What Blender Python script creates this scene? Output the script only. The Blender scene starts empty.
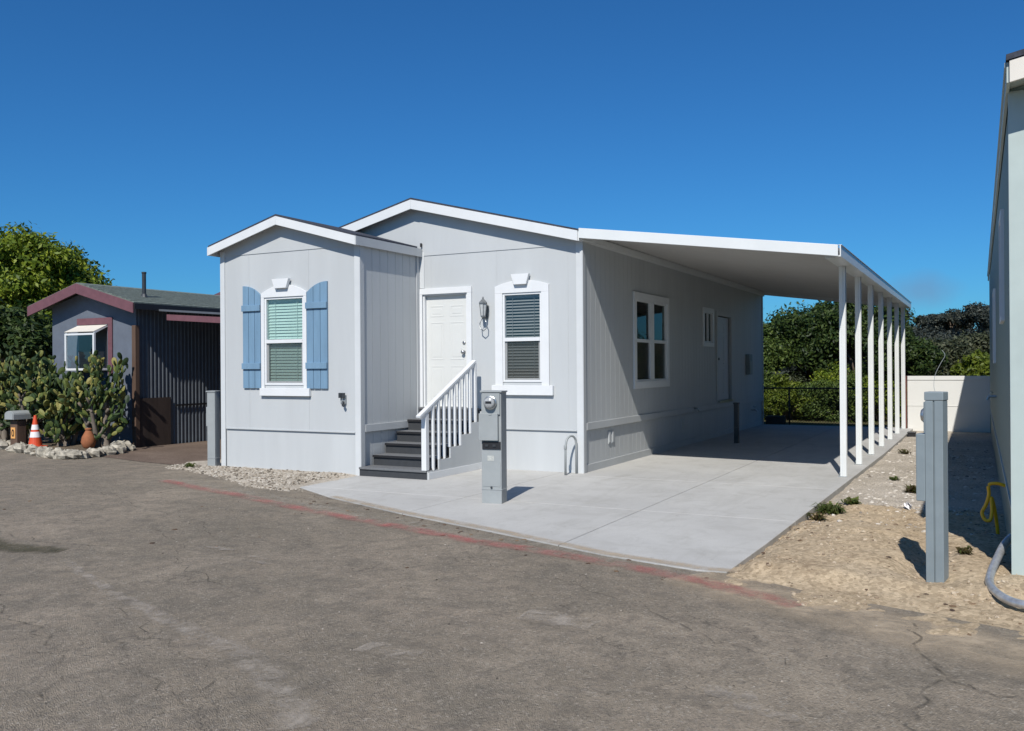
import bpy, math, random
import numpy as np
from mathutils import Vector, Matrix

random.seed(7)
rng = np.random.default_rng(7)
scn = bpy.context.scene
COL = scn.collection
R = math.radians

# ------------------------------------------------------------------ materials
def new_mat(name):
    m = bpy.data.materials.new(name); m.use_nodes = True
    nt = m.node_tree
    return m, nt, nt.nodes['Principled BSDF'], nt.nodes['Material Output']

def N(nt, typ, **kw):
    n = nt.nodes.new(typ)
    for k, v in kw.items():
        if k in n.inputs: n.inputs[k].default_value = v
        else: setattr(n, k, v)
    return n

def noise(nt, scale, detail=4, rough=.6, vec=None, dist=0.0):
    n = N(nt, 'ShaderNodeTexNoise'); n.inputs['Scale'].default_value = scale
    n.inputs['Detail'].default_value = detail; n.inputs['Roughness'].default_value = rough
    n.inputs['Distortion'].default_value = dist
    if vec is not None: nt.links.new(vec, n.inputs['Vector'])
    return n.outputs['Fac']

def ramp(nt, fac, stops):
    r = N(nt, 'ShaderNodeValToRGB'); cr = r.color_ramp
    while len(cr.elements) < len(stops): cr.elements.new(.5)
    for e, (p, c) in zip(cr.elements, stops):
        e.position = p; e.color = (c if isinstance(c, tuple) else (c, c, c)) + (1,)
    nt.links.new(fac, r.inputs['Fac']); return r.outputs['Color']

def mix(nt, fac, a, b, mode='MIX'):
    m = N(nt, 'ShaderNodeMix', data_type='RGBA', blend_type=mode)
    for s, v in ((0, fac), (6, a), (7, b)):
        if isinstance(v, (float, int)): m.inputs[s].default_value = v
        elif isinstance(v, tuple): m.inputs[s].default_value = v + (1,)
        else: nt.links.new(v, m.inputs[s])
    return m.outputs[2]

def bump(nt, b, h, strength, dist=.01):
    n = N(nt, 'ShaderNodeBump'); n.inputs['Strength'].default_value = strength
    n.inputs['Distance'].default_value = dist
    nt.links.new(h, n.inputs['Height']); nt.links.new(n.outputs['Normal'], b.inputs['Normal'])

def coords(nt, scale=(1, 1, 1)):
    t = N(nt, 'ShaderNodeTexCoord'); mp = N(nt, 'ShaderNodeMapping')
    mp.inputs['Scale'].default_value = scale
    nt.links.new(t.outputs['Object'], mp.inputs['Vector']); return mp.outputs['Vector']

def simple(name, col, rough=.6, var=.08, scale=6, bstr=0., bscale=60, metal=0., spec=.5, stretch=(1, 1, 1), dirt=0.):
    m, nt, b, o = new_mat(name)
    v = coords(nt, stretch)
    f = noise(nt, scale, 5, .6, v)
    lo = tuple(c * (1 - var) for c in col); hi = tuple(min(1, c * (1 + var)) for c in col)
    c = ramp(nt, f, [(.3, lo), (.7, hi)])
    if dirt:
        f2 = noise(nt, 2.2, 8, .7, v, .6)
        c = mix(nt, ramp(nt, f2, [(.5, 0.), (.8, dirt)]), c, tuple(x * .45 for x in col))
    nt.links.new(c, b.inputs['Base Color'])
    b.inputs['Roughness'].default_value = rough; b.inputs['Metallic'].default_value = metal
    b.inputs['Specular IOR Level'].default_value = spec
    if bstr: bump(nt, b, noise(nt, bscale, 4, .6, v), bstr, .004)
    return m

M = {}
M['siding'] = simple('siding_paint', (.47, .49, .495), .6, .05, 1.6, .3, 160, stretch=(1, 1, .15), dirt=.12)
M['skirting'] = simple('skirting_paint', (.485, .505, .51), .6, .06, 1.5, .2, 200, stretch=(1, 1, .12), dirt=.12)
M['corner'] = simple('corner_board_paint', (.56, .58, .585), .55, .03, 4, .1, 120, dirt=.08)
M['trim'] = simple('white_trim_paint', (.68, .695, .70), .45, .03, 4, .08, 90, dirt=.05)
M['fascia'] = simple('white_fascia', (.66, .675, .675), .45, .03, 3, .05, 60, dirt=.08)
M['aluminium'] = simple('white_aluminium', (.68, .70, .69), .35, .03, 2, .04, 30, dirt=.06)
M['soffit'] = simple('soffit_pan', (.58, .58, .565), .45, .04, 2)
M['shingle'] = simple('dark_shingle', (.035, .04, .055), .9, .4, 25, .6, 60)
M['door'] = simple('door_paint', (.62, .63, .61), .4, .02, 3)
M['doorshade'] = simple('side_door_shade_tone', (.50, .53, .575), .5, .02, 3)  # door colour made darker and bluer, carport shade put into the tone
M['shutter'] = simple('blue_shutter', (.155, .265, .375), .6, .10, 9, .35, 120, stretch=(1, 1, .15))
M['tread'] = simple('tread_grey', (.13, .135, .14), .75, .10, 20, .2, 90)
M['riser'] = simple('riser_dark', (.035, .038, .042), .7, .12, 14, .15, 90)
M['nosing'] = simple('nosing_black', (.012, .012, .014), .6, .1, 20)
M['metal_grey'] = simple('grey_enamel_metal', (.30, .32, .32), .45, .06, 6, .05, 60, dirt=.15)
M['metal_blue'] = simple('blue_grey_enamel', (.205, .245, .262), .5, .07, 6, .05, 60, dirt=.2)
M['metal_dark'] = simple('dark_metal', (.05, .055, .06), .45, .1, 10, metal=.4)
M['galv'] = simple('galvanised', (.42, .44, .44), .32, .15, 20, .1, 80, metal=.85)
M['silver'] = simple('silver_conduit_skin', (.50, .51, .52), .36, .25, 20, .1, 80, metal=.6)
M['steel'] = simple('brushed_steel', (.55, .55, .55), .3, .1, 20, metal=1.)
M['lantern_metal'] = simple('pewter', (.20, .21, .21), .4, .2, 30, metal=.4)
M['frost'] = simple('frosted_glass', (.45, .47, .47), .25, .1, 20)
M['label'] = simple('faded_label', (.42, .43, .40), .6, .2, 60)
M['black'] = simple('black_plastic', (.014, .014, .016), .5, .1, 10)
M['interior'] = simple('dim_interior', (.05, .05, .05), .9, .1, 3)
M['blind'] = simple('blind_slat', (.70, .72, .68), .5, .04, 4)
M['blind_brown'] = simple('brown_blind_slat', (.24, .22, .21), .5, .08, 4)
M['yellow'] = simple('yellow_tube', (.98, .50, .01), .4, .06, 9)
M['orange'] = simple('orange_plastic', (.60, .07, .02), .55, .08, 9)
M['terracotta'] = simple('terracotta', (.28, .10, .04), .85, .15, 12, .3, 60)
M['reflect'] = simple('white_band', (.75, .73, .72), .4, .05, 10)
M['cream'] = simple('cream_vinyl', (.68, .68, .65), .45, .02, 3, dirt=.05)
M['kerbblock'] = simple('kerb_block', (.34, .33, .30), .85, .15, 9, .4, 50)
M['redwood'] = simple('red_stained_wood', (.13, .045, .035), .75, .2, 8, .4, 70, stretch=(1, 1, .2))
M['brownwood'] = simple('brown_weathered_wood', (.10, .06, .04), .85, .25, 6, .5, 60, stretch=(1, 1, .15))
M['darkbrown'] = simple('dark_brown_grain', (.045, .03, .024), .8, .25, 6, .5, 60, stretch=(1, 1, .15))
M['purple'] = simple('plum_trim', (.145, .062, .075), .65, .12, 8, .3, 60)
M['slate'] = simple('slate_blue_wall', (.115, .135, .17), .8, .1, 5, .3, 90)
M['navy'] = simple('corrugated_blue', (.085, .098, .115), .6, .12, 5, .2, 60)
M['greenroof'] = simple('green_grey_shingle', (.13, .155, .135), .9, .35, 14, .8, 30)
M['nbr'] = simple('sage_wall', (.20, .262, .235), .7, .04, 3, .2, 120, dirt=.06)
M['nbrside'] = M['nbr']
M['nbrtrim'] = simple('sage_trim', (.40, .47, .45), .6, .05, 4)
M['nbrfascia'] = simple('bone_fascia', (.66, .62, .55), .6, .05, 4)
M['bark'] = simple('bark', (.13, .10, .075), .95, .35, 12, .9, 30, stretch=(1, 1, .25))
M['palebark'] = simple('pale_cactus_bark', (.15, .125, .10), .95, .35, 9, .9, 30, stretch=(1, 1, .4))
M['rock'] = simple('pale_rock', (.33, .30, .24), .95, .6, 9, 1., 18)
M['white_house'] = simple('far_white_wall', (.6, .6, .57), .8, .05, 3)
M['bone_roof'] = simple('pale_weathered_roof', (.34, .33, .30), .9, .2, 5)
M['plum_roof'] = simple('plum_roof', (.13, .07, .09), .9, .2, 5)

def glass_mat(name, tint, rough=.02, trans=.85, refl=.85):
    m, nt, b, o = new_mat(name)
    nt.nodes.remove(b)
    tr = N(nt, 'ShaderNodeBsdfTransparent'); tr.inputs['Color'].default_value = tint + (1,)
    gl = N(nt, 'ShaderNodeBsdfGlossy'); gl.inputs['Roughness'].default_value = rough
    lw = N(nt, 'ShaderNodeLayerWeight'); lw.inputs['Blend'].default_value = .5
    pw = N(nt, 'ShaderNodeMath', operation='POWER'); pw.inputs[1].default_value = 3.5; nt.links.new(lw.outputs['Facing'], pw.inputs[0])
    fr = N(nt, 'ShaderNodeMath', operation='MULTIPLY_ADD'); fr.inputs[1].default_value = refl; fr.inputs[2].default_value = .10 * refl / .85; nt.links.new(pw.outputs[0], fr.inputs[0])
    mx = N(nt, 'ShaderNodeMixShader')
    nt.links.new(fr.outputs[0], mx.inputs[0]); nt.links.new(tr.outputs[0], mx.inputs[1]); nt.links.new(gl.outputs[0], mx.inputs[2])
    nt.links.new(mx.outputs[0], o.inputs['Surface']); return m
M['glass'] = glass_mat('window_glass', (.72, .86, .835))
M['glass_clear'] = glass_mat('window_glass_clear', (.85, .93, .95))
M['glass_dark'] = glass_mat('window_glass_dark', (.35, .45, .42), refl=.35)

def screen_mat():
    m, nt, b, o = new_mat('insect_screen')
    b.inputs['Base Color'].default_value = (.07, .075, .07, 1); b.inputs['Roughness'].default_value = .8
    tr = N(nt, 'ShaderNodeBsdfTransparent'); mx = N(nt, 'ShaderNodeMixShader'); mx.inputs[0].default_value = .38
    nt.links.new(tr.outputs[0], mx.inputs[1]); nt.links.new(b.outputs[0], mx.inputs[2])
    nt.links.new(mx.outputs[0], o.inputs['Surface']); return m
M['screen'] = screen_mat()

def leaf_mat(name, cols, trans=.25, rough=.55):
    m, nt, b, o = new_mat(name)
    g = N(nt, 'ShaderNodeNewGeometry')
    c = ramp(nt, g.outputs['Random Per Island'], [(i / (len(cols) - 1), k) for i, k in enumerate(cols)])
    nt.links.new(c, b.inputs['Base Color']); b.inputs['Roughness'].default_value = rough
    b.inputs['Specular IOR Level'].default_value = .3
    t = N(nt, 'ShaderNodeBsdfTranslucent'); nt.links.new(c, t.inputs['Color'])
    mx = N(nt, 'ShaderNodeMixShader'); mx.inputs[0].default_value = trans
    nt.links.new(b.outputs[0], mx.inputs[1]); nt.links.new(t.outputs[0], mx.inputs[2])
    nt.links.new(mx.outputs[0], o.inputs['Surface']); return m
M['leaf_bright'] = leaf_mat('bright_foliage', [(.05, .085, .008), (.13, .19, .015), (.25, .29, .025)])
M['leaf_dark'] = leaf_mat('dark_foliage', [(.014, .03, .009), (.035, .065, .014), (.07, .10, .02)])
M['leaf_mid'] = leaf_mat('mid_foliage', [(.03, .055, .012), (.065, .105, .02), (.11, .15, .03)])
M['leaf_olive'] = leaf_mat('olive_grey_foliage', [(.022, .030, .015), (.045, .055, .026), (.08, .085, .042)], .1)
M['leaf_yellow'] = leaf_mat('yellow_green_foliage', [(.05, .08, .008), (.10, .14, .012), (.16, .19, .02)])
M['leaf_far'] = leaf_mat('far_foliage', [(.02, .028, .026), (.04, .05, .042), (.065, .07, .05)], .1)
M['leaf_weed'] = leaf_mat('weed_foliage', [(.06, .10, .02), (.10, .14, .03), (.16, .15, .06)])
M['leaf_dry'] = leaf_mat('dry_weed_foliage', [(.07, .05, .02), (.11, .09, .03), (.06, .08, .02)])
M['pad'] = leaf_mat('cactus_pad', [(.015, .03, .01), (.03, .055, .015), (.05, .08, .02), (.12, .14, .03), (.26, .23, .07)], .0, .6)

def asphalt():
    m, nt, b, o = new_mat('worn_asphalt')
    v = coords(nt)
    big = noise(nt, .35, 6, .6, v, .4); mid = noise(nt, 1.7, 8, .68, v, .8); fine = noise(nt, 55, 4, .7, v)
    agg = N(nt, 'ShaderNodeTexVoronoi'); agg.inputs['Scale'].default_value = 140; nt.links.new(v, agg.inputs['Vector'])
    c = ramp(nt, big, [(.32, (.26, .22, .165)), (.50, (.325, .27, .203)), (.66, (.40, .328, .248))])
    c = mix(nt, ramp(nt, mid, [(.40, 0.), (.62, .75)]), c, (.22, .19, .147))
    c = mix(nt, ramp(nt, noise(nt, .8, 7, .7, v, 1.2), [(.52, 0.), (.70, .75)]), c, (.42, .35, .265))
    c = mix(nt, ramp(nt, fine, [(.35, .35), (.55, 0.)]), c, (.10, .09, .07))
    c = mix(nt, ramp(nt, noise(nt, 26, 3, .6, v), [(.60, 0.), (.72, .45)]), c, (.30, .27, .225))
    av = N(nt, 'ShaderNodeTexVoronoi'); av.inputs['Scale'].default_value = 75; nt.links.new(v, av.inputs['Vector'])
    sepc = N(nt, 'ShaderNodeSeparateXYZ'); nt.links.new(av.outputs['Color'], sepc.inputs[0])
    c = mix(nt, ramp(nt, sepc.outputs[0], [(.0, .5), (.20, 0.)]), c, (.09, .08, .065))
    c = mix(nt, ramp(nt, sepc.outputs[1], [(.84, 0.), (1., .6)]), c, (.46, .41, .34))
    c = mix(nt, ramp(nt, noise(nt, 5.5, 8, .78, v, .5), [(.38, .55), (.52, 0.)]), c, (.15, .13, .105))
    c = mix(nt, ramp(nt, noise(nt, 3.3, 9, .8, v, .2), [(.56, 0.), (.68, .5)]), c, (.44, .37, .285))
    spots = noise(nt, 7.5, 2, .4, v)
    c = mix(nt, ramp(nt, spots, [(.74, 0.), (.80, .35)]), c, (.36, .32, .27))
    st = N(nt, 'ShaderNodeTexVoronoi', feature='DISTANCE_TO_EDGE'); st.inputs['Scale'].default_value = 1.1
    wob = N(nt, 'ShaderNodeTexNoise'); wob.inputs['Scale'].default_value = 3; wob.inputs['Detail'].default_value = 6
    nt.links.new(v, wob.inputs['Vector'])
    add = N(nt, 'ShaderNodeVectorMath', operation='MULTIPLY_ADD'); add.inputs[1].default_value = (.9, .9, .9)
    nt.links.new(wob.outputs['Color'], add.inputs[0]); nt.links.new(v, add.inputs[2])
    nt.links.new(add.outputs[0], st.inputs['Vector'])
    crack = ramp(nt, st.outputs['Distance'], [(.0, 1.), (.011, 0.)])
    gate = ramp(nt, noise(nt, .9, 3, .5, v), [(.50, 0.), (.60, .65)])
    ck = mix(nt, 1., crack, gate, 'MULTIPLY')
    c = mix(nt, ck, c, (.08, .07, .058))
    nt.links.new(c, b.inputs['Base Color']); b.inputs['Roughness'].default_value = .9
    b.inputs['Specular IOR Level'].default_value = .25
    h = N(nt, 'ShaderNodeMath', operation='ADD'); nt.links.new(agg.outputs['Distance'], h.inputs[0])
    h2 = N(nt, 'ShaderNodeMath', operation='MULTIPLY_ADD'); h2.inputs[1].default_value = 2.5
    nt.links.new(mid, h2.inputs[0]); nt.links.new(h.outputs[0], h2.inputs[2]); nt.links.new(fine, h.inputs[1])
    bump(nt, b, h2.outputs[0], .8, .014)
    return m
M['asphalt'] = asphalt()

def ribbon_mat(name, col, thr=(.42, .58), scale=9, alpha=1., col2=None, stretch=(1, 1, 1)):
    m, nt, b, o = new_mat(name)
    v = coords(nt, stretch)
    a = ramp(nt, noise(nt, scale, 8, .75, v, .3), [(thr[0], 0.), (thr[1], alpha)])
    c = ramp(nt, noise(nt, 3, 5, .6, v), [(.35, col), (.65, col2 or tuple(x * 1.25 for x in col))])
    nt.links.new(c, b.inputs['Base Color']); b.inputs['Roughness'].default_value = .85
    b.inputs['Specular IOR Level'].default_value = .2
    # fade at the long edges (u runs across the ribbon)
    uv = N(nt, 'ShaderNodeUVMap'); sep = N(nt, 'ShaderNodeSeparateXYZ'); nt.links.new(uv.outputs[0], sep.inputs[0])
    e = ramp(nt, sep.outputs[0], [(0., 0.), (.3, 1.), (.7, 1.), (1., 0.)])
    k = mix(nt, 1., a, e, 'MULTIPLY')
    nt.links.new(k, b.inputs['Alpha']); return m
M['redpaint'] = ribbon_mat('worn_red_paint', (.48, .13, .125), (.40, .64), 3.2, .62, (.46, .22, .19))
M['dust'] = ribbon_mat('pale_dust', (.36, .32, .27), (.40, .68), 5, .75)
M['stain'] = ribbon_mat('dark_stain', (.07, .066, .04), (.30, .6), 4, .7)
M['crack'] = ribbon_mat('crack_fill', (.075, .065, .05), (.42, .60), 9, .55)
M['fringe'] = ribbon_mat('dusty_fringe', (.34, .30, .24), (.40, .75), 7, .7, (.46, .42, .35))
M['dirtfilm'] = ribbon_mat('dirt_film', (.40, .325, .235), (.28, .62), 5, .7)

def concrete():
    m, nt, b, o = new_mat('driveway_concrete')
    v = coords(nt)
    c = ramp(nt, noise(nt, .6, 6, .6, v, .5), [(.3, (.41, .405, .385)), (.7, (.50, .495, .47))])
    c = mix(nt, ramp(nt, noise(nt, 2.6, 8, .7, v, 1.), [(.48, 0.), (.75, .45)]), c, (.28, .27, .24))
    c = mix(nt, ramp(nt, noise(nt, 70, 3, .7, v), [(.3, .25), (.6, 0.)]), c, (.25, .245, .23))
    c = mix(nt, ramp(nt, noise(nt, 9, 2, .4, v), [(.72, 0.), (.77, .35)]), c, (.18, .17, .15))
    c = mix(nt, ramp(nt, noise(nt, 1.1, 9, .78, coords(nt, (2.2, .35, 1)), .6), [(.52, 0.), (.68, .30)]), c, (.27, .26, .23))
    nt.links.new(c, b.inputs['Base Color']); b.inputs['Roughness'].default_value = .85
    bump(nt, b, noise(nt, 90, 5, .7, v), .25, .004); return m
M['concrete'] = concrete()

def dirt(name, a, bcol, c3, gs=38):
    m, nt, b, o = new_mat(name)
    v = coords(nt)
    c = ramp(nt, noise(nt, 1.3, 8, .65, v, .6), [(.3, a), (.5, bcol), (.7, c3)])
    vo = N(nt, 'ShaderNodeTexVoronoi'); vo.inputs['Scale'].default_value = gs; nt.links.new(v, vo.inputs['Vector'])
    c = mix(nt, .35, c, ramp(nt, vo.outputs['Color'], [(.1, tuple(x * .45 for x in a)), (.9, tuple(min(1, x * 1.5) for x in c3))]))
    c = mix(nt, ramp(nt, noise(nt, 14, 6, .75, v), [(.56, 0.), (.7, .6)]), c, tuple(x * .4 for x in a))
    nt.links.new(c, b.inputs['Base Color']); b.inputs['Roughness'].default_value = .95
    b.inputs['Specular IOR Level'].default_value = .15
    bump(nt, b, noise(nt, 30, 8, .75, v), .8, .03); return m
M['dirt'] = dirt('sandy_dirt', (.36, .265, .165), (.47, .365, .24), (.56, .45, .31))
M['gravelbed'] = dirt('gravel_bed', (.32, .28, .22), (.44, .39, .32), (.54, .48, .40), 60)
M['browndrive'] = dirt('brown_drive', (.11, .08, .062), (.155, .115, .09), (.21, .16, .125), 90)
M['soil'] = dirt('garden_soil', (.09, .07, .05), (.14, .11, .08), (.2, .16, .11))
M['land'] = dirt('scrub_land', (.05, .055, .025), (.08, .08, .035), (.12, .10, .05), 2)

def stone_mat(name, cols):
    m, nt, b, o = new_mat(name)
    g = N(nt, 'ShaderNodeNewGeometry')
    c = ramp(nt, g.outputs['Random Per Island'], [(i / (len(cols) - 1), k) for i, k in enumerate(cols)])
    nt.links.new(c, b.inputs['Base Color']); b.inputs['Roughness'].default_value = .9; return m
M['pebble'] = stone_mat('pebbles', [(.12, .10, .08), (.35, .31, .26), (.50, .46, .40), (.62, .58, .52)])
M['grit'] = stone_mat('road_grit_stones', [(.06, .05, .04), (.14, .12, .09), (.25, .21, .17), (.40, .36, .31)])
M['bedpebble'] = stone_mat('bed_pebbles', [(.07, .06, .045), (.26, .22, .17), (.38, .34, .28), (.46, .42, .36)])
M['clod'] = stone_mat('dirt_clods', [(.24, .18, .12), (.38, .30, .21), (.50, .42, .31)])
M['litter'] = stone_mat('leaf_litter', [(.05, .03, .02), (.12, .07, .04), (.20, .13, .07)])

def chain_mat():
    m, nt, b, o = new_mat('chain_link_mesh')
    t = N(nt, 'ShaderNodeTexCoord'); mp = N(nt, 'ShaderNodeMapping')
    mp.inputs['Rotation'].default_value = (0, R(45), 0); nt.links.new(t.outputs['Object'], mp.inputs['Vector'])
    sp = N(nt, 'ShaderNodeSeparateXYZ'); nt.links.new(mp.outputs[0], sp.inputs[0])
    outs = []
    for k in (0, 2):
        a = N(nt, 'ShaderNodeMath', operation='MULTIPLY'); a.inputs[1].default_value = 1 / .05
        f = N(nt, 'ShaderNodeMath', operation='FRACT'); l = N(nt, 'ShaderNodeMath', operation='LESS_THAN'); l.inputs[1].default_value = .12
        nt.links.new(sp.outputs[k], a.inputs[0]); nt.links.new(a.outputs[0], f.inputs[0]); nt.links.new(f.outputs[0], l.inputs[0]); outs.append(l)
    mx = N(nt, 'ShaderNodeMath', operation='MAXIMUM'); nt.links.new(outs[0].outputs[0], mx.inputs[0]); nt.links.new(outs[1].outputs[0], mx.inputs[1])
    nt.links.new(mx.outputs[0], b.inputs['Alpha']); b.inputs['Base Color'].default_value = (.02, .022, .02, 1)
    return m
M['chain'] = chain_mat()

# ------------------------------------------------------------------ mesh helpers
class MB:
    def __init__(s): s.v = []; s.f = []; s.uv = None
    def add(s, vs, fs):
        k = len(s.v); s.v += [tuple(p) for p in vs]; s.f += [tuple(i + k for i in f) for f in fs]; return s
    def box(s, x0, x1, y0, y1, z0, z1, c=0.0):
        x0, x1 = min(x0, x1), max(x0, x1); y0, y1 = min(y0, y1), max(y0, y1); z0, z1 = min(z0, z1), max(z0, z1)
        return s.add([(x0, y0, z0), (x1, y0, z0), (x1, y1, z0), (x0, y1, z0), (x0, y0, z1), (x1, y0, z1), (x1, y1, z1), (x0, y1, z1)],
                     [(0, 3, 2, 1), (4, 5, 6, 7), (0, 1, 5, 4), (1, 2, 6, 5), (2, 3, 7, 6), (3, 0, 4, 7)])
    def prism(s, poly, y0, y1, axis='y'):
        # poly: list of (a, z); axis y -> a is x ; axis x -> a is y
        n = len(poly)
        if axis == 'y': vs = [(a, y0, z) for a, z in poly] + [(a, y1, z) for a, z in poly]
        elif axis == 'x': vs = [(y0, a, z) for a, z in poly] + [(y1, a, z) for a, z in poly]
        else: vs = [(a, z, y0) for a, z in poly] + [(a, z, y1) for a, z in poly]
        fs = [tuple(range(n - 1, -1, -1)), tuple(range(n, 2 * n))] + [(i, (i + 1) % n, n + (i + 1) % n, n + i) for i in range(n)]
        return s.add(vs, fs)
    def beam(s, p, q, w, h, up=(0, 0, 1)):
        p, q = Vector(p), Vector(q); d = (q - p).normalized(); u = Vector(up)
        sd = d.cross(u).normalized() * w / 2; uu = sd.cross(d).normalized() * h / 2
        vs = [p - sd - uu, p + sd - uu, p + sd + uu, p - sd + uu, q - sd - uu, q + sd - uu, q + sd + uu, q - sd + uu]
        return s.add(vs, [(0, 1, 2, 3), (7, 6, 5, 4), (0, 4, 5, 1), (1, 5, 6, 2), (2, 6, 7, 3), (3, 7, 4, 0)])
    def tube(s, pts, rad, seg=10, cap=True):
        pts = [Vector(p) for p in pts]; n = len(pts)
        rad = rad if isinstance(rad, (list, tuple)) else [rad] * n
        rings = []; ref = Vector((0, 0, 1))
        for i, p in enumerate(pts):
            d = (pts[min(i + 1, n - 1)] - pts[max(i - 1, 0)]).normalized()
            if abs(d.dot(ref)) > .95: ref = Vector((1, 0, 0)) if abs(d.x) < .9 else Vector((0, 1, 0))
            a = d.cross(ref).normalized(); b = d.cross(a).normalized(); ref = b.cross(d) if abs(d.dot(ref)) > .9 else ref
            rings.append([p + (a * math.cos(t) + b * math.sin(t)) * rad[i] for t in [2 * math.pi * k / seg for k in range(seg)]])
        vs = [v for r in rings for v in r]; fs = []
        for i in range(n - 1):
            for k in range(seg):
                fs.append((i * seg + k, i * seg + (k + 1) % seg, (i + 1) * seg + (k + 1) % seg, (i + 1) * seg + k))
        if cap: fs += [tuple(range(seg - 1, -1, -1)), tuple((n - 1) * seg + k for k in range(seg))]
        return s.add(vs, fs)
    def lathe(s, c, prof, seg=20, axis='z'):
        c = Vector(c); vs = []; fs = []
        for r, h in prof:
            for k in range(seg):
                t = 2 * math.pi * k / seg; a, b = r * math.cos(t), r * math.sin(t)
                vs.append(c + (Vector((a, b, h)) if axis == 'z' else Vector((a, -h, b)) if axis == 'y' else Vector((-h, a, b))))
        for i in range(len(prof) - 1):
            for k in range(seg): fs.append((i * seg + k, i * seg + (k + 1) % seg, (i + 1) * seg + (k + 1) % seg, (i + 1) * seg + k))
        fs += [tuple(range(seg - 1, -1, -1)), tuple((len(prof) - 1) * seg + k for k in range(seg))]
        return s.add(vs, fs)

def obj(name, mb, mat, parent=None, bevel=0., smooth=False):
    me = bpy.data.meshes.new(name)
    off = Vector((0, 0, 0))
    p = parent
    while p is not None: off += p.location; p = p.parent
    V = [(x - off.x, y - off.y, z - off.z) for x, y, z in mb.v]
    me.from_pydata(V, [], mb.f); me.validate()
    if mb.uv:
        u = me.uv_layers.new(name='UVMap')
        for l in me.loops: u.data[l.index].uv = mb.uv[l.vertex_index]
    o = bpy.data.objects.new(name, me); COL.objects.link(o)
    me.materials.append(mat if not isinstance(mat, str) else M[mat])
    if smooth: me.polygons.foreach_set('use_smooth', [True] * len(me.polygons))
    import bmesh
    if not mb.uv:
        bm = bmesh.new(); bm.from_mesh(me); bmesh.ops.recalc_face_normals(bm, faces=bm.faces); bm.to_mesh(me); bm.free()
    if parent: o.parent = parent
    if bevel:
        b = o.modifiers.new('Bevel', 'BEVEL'); b.width = bevel; b.segments = 2; b.limit_method = 'ANGLE'
    return o

def tag(o, label=None, cat=None, group=None, kind=None):
    if label: o['label'] = label
    if cat: o['category'] = cat
    if group: o['group'] = group
    if kind: o['kind'] = kind
    return o

def quad_y(x0, x1, y, z0, z1): return MB().add([(x0, y, z0), (x1, y, z0), (x1, y, z1), (x0, y, z1)], [(0, 1, 2, 3)])
def quad_x(x, y0, y1, z0, z1): return MB().add([(x, y0, z0), (x, y1, z0), (x, y1, z1), (x, y0, z1)], [(0, 1, 2, 3)])
def thing(name, loc, label, cat, group=None):
    o = bpy.data.objects.new(name, None); COL.objects.link(o); o.location = loc; o.empty_display_size = .2
    return tag(o, label, cat, group)

def box(*a): return MB().box(*a)

# a wall sheet made of vertical boards with real grooves; holes are (a0,a1,z0,z1)
def wall(axis, fixed, a0, a1, z0, top, out, holes=(), pitch=.203, gw=.007, gd=.005, thick=.04, grooves=True, extra=()):
    """axis 'x': wall runs along x at y=fixed, out=-1 faces -y. axis 'y': runs along y at x=fixed."""
    cuts = {a0, a1}
    for h in holes: cuts |= {h[0], h[1]}
    cuts |= set(extra)
    prof = []
    segs = []
    if grooves:
        a = a0 + pitch * .5
        while a < a1 - .05:
            segs.append((a - gw / 2, a + gw / 2)); a += pitch
    for g in segs: cuts |= {g[0], g[1]}
    cs = sorted(cuts)
    mb = MB()
    def d_at(mid):
        for g in segs:
            if g[0] < mid < g[1]: return -gd
        return 0.
    def P(a, d, z):
        f = fixed + out * d
        return (a, f, z) if axis == 'x' else (f, a, z)
    prev = None
    for i in range(len(cs) - 1):
        l, r = cs[i], cs[i + 1]
        if r - l < 1e-5: continue
        d = d_at((l + r) / 2)
        zr = [(z0, None)]
        hs = sorted([h for h in holes if h[0] - 1e-6 <= l and r <= h[1] + 1e-6], key=lambda h: h[2])
        spans = []; cur = z0
        for h in hs:
            spans.append((cur, cur, h[2], h[2])); cur = h[3]
        spans.append((cur, cur, top(l), top(r)))
        for zl0, zr0, zl1, zr1 in spans:
            if zl1 - zl0 < 1e-4 and zr1 - zr0 < 1e-4: continue
            mb.add([P(l, d, zl0), P(r, d, zr0), P(r, d, zr1), P(l, d, zl1)], [(0, 1, 2, 3)])
            mb.add([P(l, -thick, zl0), P(r, -thick, zr0), P(r, -thick, zr1), P(l, -thick, zl1)], [(3, 2, 1, 0)])
            if prev is not None and abs(prev - d) > 1e-6:
                mb.add([P(l, prev, zl0), P(l, d, zl0), P(l, d, zl1), P(l, prev, zl1)], [(0, 1, 2, 3)])
        prev = d
    for h in holes:   # reveals
        a, b_, c, e = h
        for q in ([P(a, 0, c), P(a, -thick, c), P(a, -thick, e), P(a, 0, e)], [P(b_, 0, c), P(b_, -thick, c), P(b_, -thick, e), P(b_, 0, e)],
                  [P(a, 0, c), P(b_, 0, c), P(b_, -thick, c), P(a, -thick, c)], [P(a, 0, e), P(b_, 0, e), P(b_, -thick, e), P(a, -thick, e)]):
            mb.add(q, [(0, 1, 2, 3)])
    return mb

# ------------------------------------------------------------------ terrain / setting
def heightfield(x0, x1, y0, y1, nx, ny, fn):
    mb = MB(); vs = []
    for j in range(ny + 1):
        for i in range(nx + 1):
            x = x0 + (x1 - x0) * i / nx; y = y0 + (y1 - y0) * j / ny
            vs.append((x, y, fn(x, y)))
    fs = [(j * (nx + 1) + i, j * (nx + 1) + i + 1, (j + 1) * (nx + 1) + i + 1, (j + 1) * (nx + 1) + i) for j in range(ny) for i in range(nx)]
    return mb.add(vs, fs)

from mathutils import noise as mn
def nz(x, y, s, o=0.): return mn.noise(Vector((x * s + o, y * s - o, o * 1.7)))

def sm(a, b, x):
    t = max(0, min(1, (x - a) / (b - a))); return t * t * (3 - 2 * t)

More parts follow.
